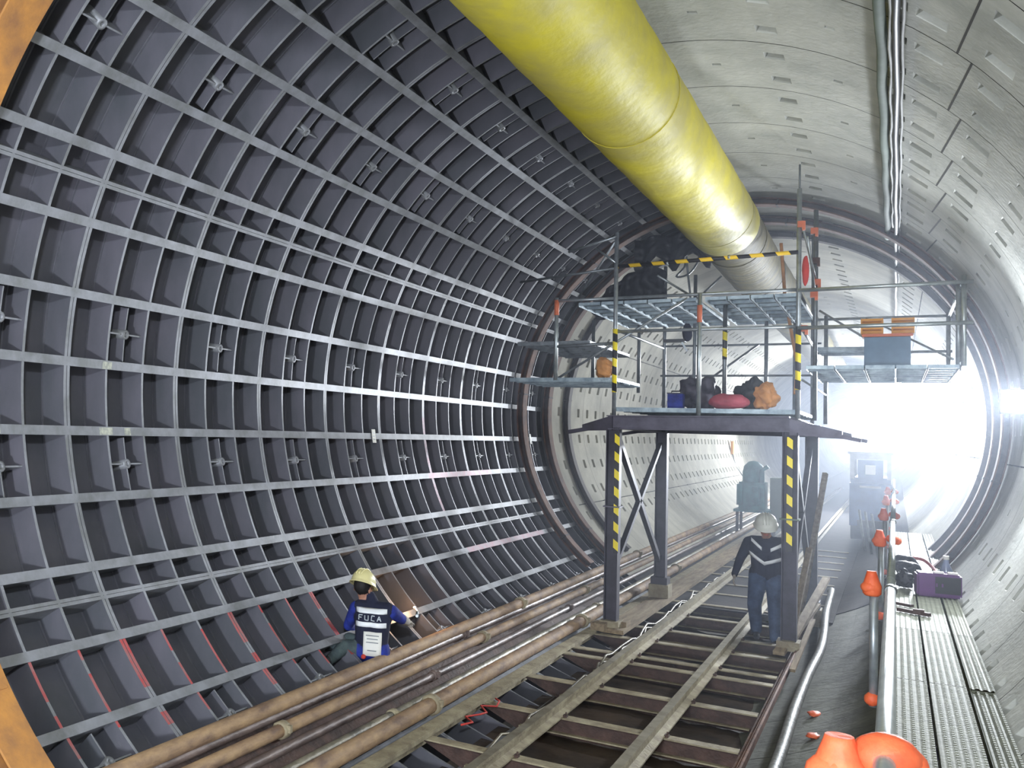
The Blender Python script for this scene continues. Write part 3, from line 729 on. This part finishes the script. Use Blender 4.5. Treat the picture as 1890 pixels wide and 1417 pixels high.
t = thing('tool_box', 'dark blue tool box on the lower deck, left of the middle post', 'box', (-.36, 12.55, .005))
MB().box((0, 0, .09), (.17, .14, .18)).build('case', 'blue', t); MB().tube([(-.05, 0, .18), (-.05, 0, .21), (.05, 0, .21), (.05, 0, .18)], .008, 6).build('handle', 'black', t); MB().box((0, 0, .183), (.18, .15, .012)).build('lid', 'black', t)
for x, ll in ((1.60, 'left one of two orange crates on the right scaffold wing'), (1.88, 'right one of two orange crates on the right scaffold wing')):
    t = thing('plastic_crate', ll, 'crate', (x, 12.75, .865))
    b = MB(); w, d, h = .19, .2, .17
    for s in (-1, 1):
        for zz in (.02, .065, .11, .155): b.box((0, s*d/2, zz), (w, .006, .026)); b.box((s*w/2, 0, zz), (.006, d, .026))
        for s2 in (-1, 1): b.box((s*w/2, s2*d/2, h/2), (.016, .016, h))
    b.box((0, 0, .004), (w, d, .008)); b.build('crate_body', 'crate', t)
t = thing('steel_cabinet', 'blue grey equipment box under the orange crates on the right wing', 'box', (1.74, 12.75, .495))
MB().box((0, 0, .165), (.42, .26, .33)).build('body', 'bluegr', t)
for s in (-1, 1): MB().box((s*.104, -.133, .165), (.195, .008, .30)).build('door', 'bluegr', t)
MB().box((0, 0, .35), (.46, .28, .03)).build('lid', 'oran2', t)
b = MB(); b.ell((0, 0, 0), (.035, .02, .17), jit=.08); o = b.build('safety_flag', 'redc'); o.location = (.99, 12.3, 1.55); tag(o, 'red cloth tied beside the tall right scaffold post', 'cloth')
t = thing('folding_seat', 'dark blue bag and board hanging left of the middle post', 'bag', (-.33, 12.7, .84))
MB().box((-.08, 0, 0), (.24, .12, .035)).build('board', 'black', t); MB().ell((.06, 0, .1), (.06, .05, .11), jit=.1).build('bag', 'navy', t); MB().bar((0, 0, -.02), (.06, 0, -.13), .02, .02).build('strut', 'galv', t)
lump('sack', 'orab', (-1.24, 12.75, .365), (.11, .1, .14), 'orange sack on the left wing deck beside the striped post', 'sack', .08)
b = MB(); b.tube([(.55, 14.6, 2.3), (.6, 14.6, 1.6), (.72, 14.2, 1.0), (.80, 14.0, .6), (.78, 13.9, .25)], .02, 8); tag(b.build('hanging_rope', 'orab'), 'orange rope hanging beside the right striped post', 'rope')
# cables tangled at top left
b = MB(); b.tube(smooth([(-.9, 14.6, 2.2), (-.75, 14.5, 2.3), (-.62, 14.6, 2.1), (-.7, 14.4, 1.9), (-.55, 14.5, 1.95), (-.45, 14.6, 2.2), (-.6, 14.5, 2.4), (-.52, 14.5, 1.5)]), .014, 6)
tag(b.build('cable_tangle', 'poled'), 'tangle of grey cable under the duct near the top left post', 'cable')
# ------------------------------------------------------------------ timber near right legs
def bd(a, c, w, h, label, m='wood'):
    q = MB(); q.bar(a, c, w, h); return tag(q.build('timber_board', m), label, 'board', 'loose timber at the right gantry legs')
bd((.84, 14.3, -2.50), (1.06, 14.9, -.75), .05, .06, 'tall grey board leaning between the right gantry legs')
bd((.86, 12.45, -2.62), (.98, 13.4, -1.62), .06, .05, 'stubby tan board standing just right of the front right leg')
bd((.86, 12.2, -2.60), (1.06, 15.3, -2.18), .09, .04, 'long dusty board sloping up beside the hose')
bd((.80, 11.9, -2.62), (.98, 14.6, -2.44), .11, .04, 'wide dusty board lying at the foot of the front right leg')
bd((.98, 11.2, -2.64), (1.0, 13.8, -2.52), .05, .03, 'thin dark board between the hose and the rusty angle')
for i, (x, y) in enumerate(((-1.08, 12.05), (-.9, 12.35))):
    q = MB(); q.box((x, y, -2.62), (.16, .22, .09)); tag(q.build('timber_block', 'wood'), ['muddy block in front of the left gantry foot', 'muddy block behind the left gantry foot'][i], 'block')

# ------------------------------------------------------------------ purple box and litter on the walkway
t = thing('cool_box', 'dark purple plastic box standing across the walkway', 'box', (2.165, 11.75, ZW+.003), rz=rad(6)); t.scale = (1.12, 1.1, 1.08)
bm = bmesh.new(); bmesh.ops.create_cube(bm, size=1); bmesh.ops.scale(bm, vec=(.32, .2, .21), verts=bm.verts); bmesh.ops.bevel(bm, geom=bm.edges[:], offset=.015, segments=2, affect='EDGES'); bmesh.ops.translate(bm, vec=(0, 0, .105), verts=bm.verts)
me = bpy.data.meshes.new('case'); bm.to_mesh(me); bm.free(); me.materials.append(M['purple']); o = bpy.data.objects.new('case', me); COL.objects.link(o); o.parent = t
MB().box((.06, -.102, .11), (.18, .006, .15)).build('front_panel', 'black', t)
for x in (-.02, .02): MB().box((x, -.108, .11), (.012, .005, .03)).build('latch', 'purple', t)
for x in (0, .1): MB().box((x, -.04, .218), (.07, .05, .016)).build('lid_clip', 'white', t)
b = MB(); b.lathe((0, 0, 0), [(.0, 0), (.04, .0), (.042, .02), (.042, .13), (.02, .18), (.018, .2), (.0, .2)], 16); o = b.build('water_bottle', 'glass'); o.location = (2.25, 12.3, ZW+.003); o.scale = (1.3, 1.3, 1.55)
MB().tube([(0, 0, .2), (0, 0, .225)], .02, 12).build('cap', 'white', o); tag(o, 'clear plastic bottle with white cap behind the purple box', 'bottle')
b = MB(); b.tube(smooth([(1.83, 14.4, ZW+.08), (1.95, 14.2, ZW+.12), (2.1, 14.3, ZW+.1), (2.2, 14.0, ZW+.03), (2.22, 13.6, ZW+.02)]), .018, 8); tag(b.build('red_hose', 'redc'), 'red hose lying across the walkway beyond the purple box', 'hose')
lump('dark_sack', 'tarp', (1.93, 13.4, ZW+.003), (.13, .3, .10), 'dark sack on the walkway behind the handrail and the purple box', 'sack', .12)
lump('black_bag', 'black', (1.90, 12.15, ZW+.003), (.07, .1, .09), 'small black bag between the handrail and the purple box', 'bag', .12)
lump('rubbish_sack', 'gren', (2.24, 12.9, ZW+.003), (.09, .25, .07), 'green grey rubbish heap between the purple box and the concrete wall', 'sack', .12)
b = MB(); b.bar((1.84, 10.4, ZW+.02), (2.07, 10.25, ZW+.02), .03, .03); b.box((1.99, 10.3, ZW+.03), (.08, .05, .045)); b.bar((1.82, 10.8, ZW+.02), (1.95, 10.7, ZW+.02), .04, .025)
tag(b.build('hammer', 'brown'), 'rusty hammer lying on the walkway by the handrail', 'tool')
for p, l in (((1.30, 8.9), 'nearer orange scrap on the concrete slope'), ((1.26, 9.7), 'farther orange scrap on the concrete slope')):
    z = -math.sqrt(2.97**2-p[0]**2)
    b = MB(); b.ell((0, 0, .01), (.05, .08, .018), jit=.2); o = b.build('plastic_scrap', 'orange'); o.location = (p[0], p[1], z+.01); tag(o, l, 'scrap')
# paper tags on the steel wall
for px, (deg, y, s, l) in enumerate(((-8.4, 9.68, .085, 'white paper tag on the steel wall, nearer one'), (-8.4, 15.25, .09, 'white paper tag between two rusty arches'))):
    q = MB(); q.arc(y-s/2, y+s/2, 2.985, 2.989, deg-s*17, deg+s*17, 2)
    for k in range(3): q.arc(y-s*.3, y+s*.3, 2.9838, 2.985, deg-s*10+k*s*8, deg-s*10+k*s*8+.25, 1, 1)
    tag(q.build('paper_tag', ['white', 'poled']), l, 'tag')

# ------------------------------------------------------------------ machines in the far tunnel
t = thing('pump_unit', 'teal machine with a domed top standing by the left far pipes', 'machine', (-1.02, 26.5, -2.05))
b = MB()
for sx in (-1, 1):
    for sy in (-1, 1): b.box((sx*.3, sy*.35, -.33), (.06, .06, .66))
b.build('stand', 'steelk', t)
b = MB(); b.box((0, 0, .35), (.55, .7, .7)); b.box((0, 0, .02), (.75, .9, .06)); b.build('body', 'teal', t)
b = MB(); b.lathe((.0, 0, .7), [(.24, 0), (.24, .25), (.2, .4), (.1, .5), (0, .52)], 16); b.build('dome', 'teal', t)
b = MB(); b.tube([(.2, -.2, .7), (.2, -.2, 1.0), (.33, -.2, 1.1)], .05, 10); b.tube([(-.25, -.36, .15), (-.25, -.36, .65)], .07, 10); b.tube([(.1, -.36, .15), (.1, -.36, .6)], .07, 10); b.build('pipework', 'teal', t)
t = thing('control_cabinet', 'green grey cabinet right of the teal machine', 'cabinet', (-.42, 26.8, -2.68))
MB().box((0, 0, .85), (.5, .5, 1.2)).build('body', 'gren', t); MB().box((0, -.255, .9), (.42, .012, .9)).build('door', 'gren', t)
for s in (-1, 1): MB().box((s*.2, 0, .12), (.06, .4, .25)).build('leg', 'steelk', t)
t = thing('locomotive', 'blue tunnel locomotive with a small rear window on the far track', 'locomotive', (1.34, 27, -2.62))
MB().box((0, 1.6, .86), (.82, 3.2, 1.0)).build('body', 'loco', t)
MB().box((0, 1.2, 1.42), (.80, 2.0, .14)).build('sill', 'loco', t)
for x in (-.36, .36):
    for y in (.03, 2.1): MB().box((x, y, 1.75), (.08, .06, .58)).build('cab_post', 'lococ', t)
MB().box((0, .03, 1.98), (.7, .06, .12)).build('cab_header', 'lococ', t)
MB().box((0, .05, 1.68), (.5, .03, .46)).build('rear_panel', 'loco', t)
MB().box((0, .025, 1.68), (.2, .03, .22)).build('window', 'white', t)
MB().box((0, 1.05, 2.07), (.9, 2.2, .06)).build('roof', 'lococ', t)
MB().box((0, -.02, 1.28), (.42, .02, .05)).build('name_plate', 'lococ', t)
MB().box((0, -.06, .42), (.5, .12, .16)).build('buffer', 'steelk', t)
for y in (.6, 2.5): MB().tube([(-.4, y, .2), (.4, y, .2)], .2, 20).build('wheel_set', 'steelk', t)
b = MB()
for y in (24.8, 26, 27.2, 28.4, 29.6, 31): pass
t = thing('junction_box', 'small orange box on the far left concrete wall', 'box', tuple(cylp(-12, 37.2, 2.88)))
MB().box((0, 0, 0), (.08, .3, .45)).build('case', 'crate', t); MB().tube([(0, 0, -.22), (.1, 0, -.6), (.35, 0, -1.0)], .02, 6).build('conduit', 'poled', t)
b = MB()
for i in range(3): b.tube([(1.6-.1*i, 19+i*.5, -2.2), (1.5-.1*i, 19.2+i*.5, -1.5)], .02, 6)
tag(b.build('bar_bundle', 'poled'), 'three thin bars standing right of the gantry before the locomotive', 'bars')

# ------------------------------------------------------------------ people
def person_mesh(name, bones, region, voxel=.011, smooth_it=3):
    """one continuous skin: tapered bones fused by a voxel remesh; materials per nearest bone"""
    b = MB()
    for (a, c, ra, rb, reg) in bones:
        a = Vector(a); c = Vector(c); d = c-a; L = max(d.length, 1e-4)
        n = 5; path = [a+d*i/n for i in range(n+1)]; rs = [ra+(rb-ra)*i/n for i in range(n+1)]
        b.tube(path, rs, 12); b.ell(a, (ra, ra, ra), seg=12, rings=8); b.ell(c, (rb, rb, rb), seg=12, rings=8)
    me = bpy.data.meshes.new('tmp'); me.from_pydata(b.v, [], b.f); o = bpy.data.objects.new('tmp', me); COL.objects.link(o)
    r = o.modifiers.new('r', 'REMESH'); r.mode = 'VOXEL'; r.voxel_size = voxel; r.use_smooth_shade = True
    s = o.modifiers.new('s', 'SMOOTH'); s.iterations = smooth_it; s.factor = .5
    dg = bpy.context.evaluated_depsgraph_get(); dg.update()
    me2 = bpy.data.meshes.new_from_object(o.evaluated_get(dg)); bpy.data.objects.remove(o)
    keys = []
    for bn in bones:
        if bn[4] not in keys: keys.append(bn[4])
    me2.materials.clear()
    for k in keys: me2.materials.append(M[k])
    B = [(Vector(x[0]), Vector(x[1]), x[2], x[3], keys.index(x[4])) for x in bones]
    for p in me2.polygons:
        c = p.center; best = 9; bi = 0
        for a, e, ra, rb, ki in B:
            d = e-a; l2 = d.length_squared; tt = 0 if l2 == 0 else max(0, min(1, (c-a).dot(d)/l2))
            q = (c-(a+d*tt)).length-(ra+(rb-ra)*tt)
            if q < best: best = q; bi = ki
        p.material_index = bi; p.use_smooth = True
    me2.name = name
    o = bpy.data.objects.new(name, me2); COL.objects.link(o)
    return o
def hand(bones, wrist, dirv, palm_n, m, curl=.7, side=1, sc=1.0):
    """palm, four unequal curled fingers and a thumb from the side of the palm"""
    w = Vector(wrist); d = Vector(dirv).normalized(); n = Vector(palm_n).normalized(); s = d.cross(n).normalized()*side
    n = s.cross(d).normalized()*side
    for k in (-1, 0, 1): bones.append((w+s*k*.018*sc, w+d*.08*sc+s*k*.024*sc, .014*sc, .012*sc, m))
    for k, L in enumerate((.068, .078, .073, .056)):
        p0 = w+d*.085*sc+s*(.032-.021*k)*sc; q = p0; a = curl*.35
        for j, f in enumerate((.45, .32, .23)):
            a2 = a+curl*(.35+.45*j); dd = d*math.cos(a2)+n*math.sin(a2); q2 = q+dd*L*f*sc
            bones.append((q, q2, (.0092-.0007*j)*sc, (.0086-.0007*j)*sc, m)); q = q2
    p0 = w+d*.025*sc+s*.032*sc; p1 = p0+(d*.5+s*.75+n*.35).normalized()*.036*sc; p2 = p1+(d*.85+s*.15+n*.5).normalized()*.03*sc
    bones.append((p0, p1, .012*sc, .010*sc, m)); bones.append((p1, p2, .010*sc, .008*sc, m))
def helmet(parent, c, R, m, r=.125):
    b = MB(); prof = []
    for i in range(9):
        a = PI/2*i/8; prof.append((r*math.cos(PI/2-a) if False else r*math.sin(a), r*.92*math.cos(a)))
    prof = [(max(x, .001), z) for x, z in prof]+[(r*1.02, -.02), (r*1.14, -.032), (r*1.13, -.038), (r*.98, -.028)]
    vs0 = len(b.v); b.lathe((0, 0, 0), prof, 24)
    out = []
    for v in b.v:
        p = Vector(v); p.y *= 1.16
        if p.z < -.005 and p.y < -.05: p.y -= .035*min(1, (-p.y-.05)/.06)    # visor toward -y
        out.append(tuple(R @ p+Vector(c)))
    b.v = out
    bb = MB()
    o = b.build('helmet', m, parent)
    for k in (-1, 0, 1):
        bb.tube([R @ Vector((k*.03, 1.16*r*math.cos(a), r*.93*math.sin(a)+.002))+Vector(c) for a in [PI*j/10 for j in range(1, 10)]], .006, 6)
    bb.build('ridge', m, o)
    return o
def head(bones, c, R, mskin='skinp', mhair='hair'):
    """c = head centre, R: local -y is the face"""
    def P(x, y, z): return Vector(c)+R @ Vector((x, y, z))
    bones += [(P(0, .01, .04), P(0, .02, .02), .085, .088, mhair), (P(0, -.03, .03), P(0, -.035, -.05), .068, .055, mskin), (P(0, -.05, -.085), P(0, -.045, -.095), .032, .03, mskin),
              (P(0, -.1, .015), P(0, -.118, -.022), .009, .014, mskin), (P(.032, -.078, .03), P(-.032, -.078, .03), .022, .022, mskin),
              (P(.085, 0, .0), P(.085, .005, -.03), .014, .010, mskin), (P(-.085, 0, .0), P(-.085, .005, -.03), .014, .010, mskin),
              (P(-.02, -.094, -.052), P(.02, -.094, -.052), .009, .009, mskin)]
    return P
def face_parts(parent, P):
    b = MB()
    for s in (-1, 1): b.ell(P(s*.032, -.098, .012), (.012, .008, .007))
    b.build('eyes', 'white', parent)
    b = MB()
    for s in (-1, 1): b.ell(P(s*.032, -.1045, .012), (.005, .004, .005)); b.tube([P(s*.016, -.103, .034), P(s*.048, -.098, .036)], .004, 5)
    b.build('pupils_and_brows', 'hair', parent)
    b = MB(); b.tube([P(-.024, -.101, -.053), P(0, -.106, -.05), P(.024, -.101, -.053)], .0035, 6); b.build('mouth', 'redc', parent)
# walking worker: local frame, feet at z=0, facing -y
Wk = []
hd = Vector((-.02, -.12, 1.39)); Rh = Matrix.Rotation(rad(24), 3, 'X')
hipL, hipR = Vector((-.085, .02, .80)), Vector((.085, .02, .80))
kneeL, kneeR = Vector((-.13, -.13, .47)), Vector((.09, .02, .43))
ankL, ankR = Vector((-.10, .06, .15)), Vector((.095, -.10, .09))
chest = Vector((0, -.03, 1.12)); neck = Vector((0, -.055, 1.26))
Wk += [(hipL, kneeL, .108, .078, 'jean'), (kneeL, ankL, .078, .064, 'jean'), (hipR, kneeR, .108, .078, 'jean'), (kneeR, ankR, .078, .064, 'jean')]
for ak in (ankL, ankR): Wk += [(ak, ak+Vector((0, .02, -.05)), .047, .045, 'boot'), (ak+Vector((0, .03, -.06)), ak+Vector((0, -.15, -.07)), .04, .034, 'boot')]
Wk += [(hipL+Vector((0, 0, .03)), hipR+Vector((0, 0, .03)), .105, .105, 'navy'), ((-.05, .01, .86), (-.06, -.02, 1.1), .115, .12, 'navy'), ((.05, .01, .86), (.06, -.02, 1.1), .115, .12, 'navy'),
       ((-.15, -.03, 1.2), (.15, -.03, 1.2), .075, .075, 'navy'), ((-.08, -.03, 1.14), (.08, -.03, 1.14), .125, .125, 'navy'), ((0, -.03, 1.2), neck, .075, .055, 'navy'), (neck, hd-Vector((0, -.02, .06)), .05, .05, 'skinp')]
shL, shR = Vector((-.19, -.02, 1.19)), Vector((.19, -.02, 1.19))
elL, wrL = Vector((-.28, .0, .98)), Vector((-.34, -.10, .80))
elR, wrR = Vector((.27, .03, .95)), Vector((.29, -.08, .75))
Wk += [(shL, elL, .068, .052, 'navy'), (elL, wrL, .052, .038, 'navy'), (shR, elR, .068, .052, 'navy'), (elR, wrR, .052, .038, 'navy')]
hand(Wk, wrL, (-.15, -.3, -.9), (1, 0, 0), 'glove', .55, 1); hand(Wk, wrR, (.05, -.2, -.9), (-1, 0, 0), 'glove', .6, -1)
P = head(Wk, hd, Rh)
o = person_mesh('person', Wk, None); loc = Vector((.56, 13.15, -2.76)); o.location = loc; o.rotation_euler = (0, 0, rad(8))
tag(o, 'worker in navy overalls with white reflective bands and white helmet walking under the gantry', 'person')
helmet(o, hd+Rh @ Vector((0, .0, .06)), Rh, 'helw', .118); face_parts(o, P)
def band(pts, w, m='refl', up_=(0, 0, 1), th=.006):
    b = MB(); P_ = [Vector(p) for p in pts]
    vs = []
    for p in P_: vs += [p+Vector((0, 0, w/2)), p-Vector((0, 0, w/2))]
    fs = [(2*i, 2*i+1, 2*i+3, 2*i+2) for i in range(len(P_)-1)]
    b.add(vs, fs)
    return b
def chest_y(x, z, off=.012):
    # front surface of the torso at (x, z)
    best = 9
    for (a, c, ra, rb, reg) in Wk:
        if reg != 'navy': continue
        a = Vector(a); c = Vector(c); d = c-a; l2 = max(d.length_squared, 1e-9)
        for k in range(60):
            y = -.30+k*.005; q = Vector((x, y, z)); tt = max(0, min(1, (q-a).dot(d)/l2))
            if (q-(a+d*tt)).length < ra+(rb-ra)*tt: best = min(best, y); break
    return (best if best < 9 else -.1)-off
def chestband(pairs, w, n=8):
    pts = []
    for i in range(len(pairs)-1):
        for k in range(n+(1 if i == len(pairs)-2 else 0)):
            t_ = k/n; x = pairs[i][0]*(1-t_)+pairs[i+1][0]*t_; z = pairs[i][1]*(1-t_)+pairs[i+1][1]*t_; pts.append((x, z))
    vs = []
    for x, z in pts: vs += [(x, chest_y(x, z+w/2), z+w/2), (x, chest_y(x, z-w/2), z-w/2)]
    b = MB(); b.add(vs, [(2*i, 2*i+1, 2*i+3, 2*i+2) for i in range(len(pts)-1)], 0, True); return b
for prs in (((-.17, 1.235), (-.06, 1.13)), ((.03, 1.12), (.17, 1.20)), ((-.19, 1.07), (-.03, .955), (.18, 1.03))):
    q = chestband(prs, .042).build('reflective_band', 'refl', o); md = q.modifiers.new('s', 'SOLIDIFY'); md.thickness = .006
# crouching welder, back to the viewer: local frame, seat at z=0, facing +y
Wd = []
Rt = Matrix.Rotation(rad(-12), 3, 'X')
hd2 = Vector((-.12, .06, .64)); Rh2 = Matrix.Rotation(rad(165), 3, 'Z') @ Matrix.Rotation(rad(22), 3, 'X')
Wd += [((-.075, 0, .1), (.075, 0, .1), .115, .115, 'blue'), ((-.05, .0, .12), (-.065, .03, .38), .11, .12, 'navy'), ((.05, .0, .12), (.065, .03, .38), .11, .12, 'navy'),
       ((-.14, .05, .46), (.14, .05, .46), .075, .075, 'navy'), ((-.07, .04, .38), (.07, .04, .38), .12, .12, 'navy'), ((0, .06, .48), (-.04, .08, .56), .07, .055, 'navy'), ((-.05, .08, .55), (-.08, .1, .62), .05, .05, 'skinp')]
s1, s2 = Vector((-.18, .05, .45)), Vector((.18, .06, .45))
e1, w1 = Vector((-.28, .16, .27)), Vector((-.24, .36, .18))
e2, w2 = Vector((.25, .25, .36)), Vector((.26, .48, .30))
Wd += [(s1, e1, .068, .052, 'blue'), (e1, w1, .052, .038, 'blue'), (s2, e2, .066, .05, 'blue'), (e2, w2, .05, .04, 'glove')]
hand(Wd, w1, (.1, 1, -.1), (0, 0, -1), 'glove', .9, 1); hand(Wd, w2, (.1, 1, -.15), (0, 0, -1), 'glove', .9, -1)
k1, a1 = Vector((-.25, -.10, .12)), Vector((-.34, -.30, .04))
k2, a2 = Vector((-.24, .06, .16)), Vector((-.40, -.14, .13))
Wd += [((-.08, .03, .08), k1, .1, .068, 'olv'), (k1, a1, .066, .05, 'olv'), ((.05, .06, .08), k2, .1, .066, 'olv'), (k2, a2, .066, .05, 'olv')]
for ak in (a1, a2): Wd += [(ak, ak+Vector((-.02, -.03, -.01)), .045, .042, 'boot'), (ak+Vector((-.02, -.03, -.01)), ak+Vector((-.08, -.13, .0)), .04, .032, 'boot')]
P2 = head(Wd, hd2, Rh2)
o = person_mesh('person', Wd, None); o.location = (-1.86, 7.52, -2.345); o.rotation_euler = (0, 0, rad(14)); o.scale = (.86, .86, .95)
tag(o, 'welder in blue work clothes and cream helmet crouching on the pipes, back to the viewer', 'person')
helmet(o, hd2+Rh2 @ Vector((0, 0, .06)), Rh2, 'hely', .12); face_parts(o, P2)
def back_y(x, z, off=.010):
    best = None
    for (a, c, ra, rb, reg) in Wd:
        if reg not in ('navy', 'blue'): continue
        a = Vector(a); c = Vector(c); d = c-a; l2 = max(d.length_squared, 1e-9)
        for k in range(80):
            y = -.30+k*.005; q = Vector((x, y, z)); tt = max(0, min(1, (q-a).dot(d)/l2))
            if (q-(a+d*tt)).length < ra+(rb-ra)*tt:
                if best is None or y < best: best = y
                break
    return (best if best is not None else 0)-off
def backpatch(x0, x1, z0, z1, nx=8, nz=3, off=.01):
    vs = []
    for j in range(nz+1):
        for i in range(nx+1):
            x = x0+(x1-x0)*i/nx; z = z0+(z1-z0)*j/nz; vs.append((x, back_y(x, z, off), z))
    b = MB(); b.add(vs, [(j*(nx+1)+i, j*(nx+1)+i+1, (j+1)*(nx+1)+i+1, (j+1)*(nx+1)+i) for j in range(nz) for i in range(nx)], 0, True); return b
for z in (.46, .34):
    q = backpatch(-.155, .155, z-.022, z+.022).build('reflective_band', 'refl', o); q.modifiers.new('s', 'SOLIDIFY').thickness = .005
q = backpatch(-.06, .12, .07, .28, off=.012).build('back_label', 'white', o); q.modifiers.new('s', 'SOLIDIFY').thickness = .004
b = MB()
for k, (zz, w) in enumerate(((.25, .13), (.22, .11), (.19, .12), (.12, .09))):
    y = back_y(.03, zz, .018); b.box((.03, y, zz), (w, .003, .007))
b.build('label_print', 'poled', o)
# letters FUCA between the bands, built from strokes
b = MB()
ST = {'F': [((0, 0), (0, 1)), ((0, 1), (.7, 1)), ((0, .55), (.55, .55))], 'U': [((0, 1), (0, .1)), ((0, .1), (.6, 0)), ((.6, 0), (.6, 1))], 'C': [((.65, .95), (.1, 1)), ((.1, 1), (0, .1)), ((0, .1), (.65, 0))], 'A': [((0, 0), (.33, 1)), ((.33, 1), (.66, 0)), ((.12, .4), (.55, .4))]}
for i, ch in enumerate('FUCA'):
    for (p, q) in ST[ch]:
        x0, z0 = -.115+i*.062+p[0]*.055, .378+p[1]*.045; x1, z1 = -.115+i*.062+q[0]*.055, .378+q[1]*.045
        y0_ = min(back_y(x0, z0, .014), back_y(x1, z1, .014))
        b.bar((x0, y0_, z0), (x1, y0_, z1), .008, .006, 0, (0, 1, 0))
b.build('lettering', 'galv', o)
MB().ell((-.05, -.125, .06), (.026, .02, .022), jit=.08).build('red_pouch', 'redc', o)
# welding torch and arc
t = thing('welding_torch', 'welding torch with a glowing orange arc at the steel wall', 'torch', (-1.72, 8.14, -2.03))
MB().tube([(0, 0, 0), (-.15, .35, -.03), (-.30, .62, -.05)], [.014, .012, .008], 8).build('torch_tube', 'galv', t)
MB().ell((-.31, .65, -.055), (.012, .012, .012)).build('arc', 'spark', t)
ld = bpy.data.lights.new('arc_light', 'POINT'); ld.energy = 6; ld.color = (1, .55, .25); ld.shadow_soft_size = .03
lo = bpy.data.objects.new('arc_light', ld); COL.objects.link(lo); lo.parent = t; lo.location = (-.28, .60, .0)
# ------------------------------------------------------------------ dusty air, added to imitate lens glare round the floodlights
hm = bpy.data.materials.new('dusty_glare'); hm.use_nodes = True; nt = hm.node_tree; nt.nodes.clear()
o_ = nt.nodes.new('ShaderNodeOutputMaterial'); v_ = nt.nodes.new('ShaderNodeVolumeScatter'); v_.inputs['Color'].default_value = (.8, .87, 1, 1); v_.inputs['Density'].default_value = .0115; v_.inputs['Anisotropy'].default_value = .5
nt.links.new(v_.outputs[0], o_.inputs['Volume'])
M['haze'] = hm
b = MB(); b.box((0, 32, 0), (5.8, 48, 5.8)); h = b.build('dusty_glare', 'haze'); tag(h, 'bluish dusty air added to imitate the glare round the floodlights', 'haze', None, 'stuff')
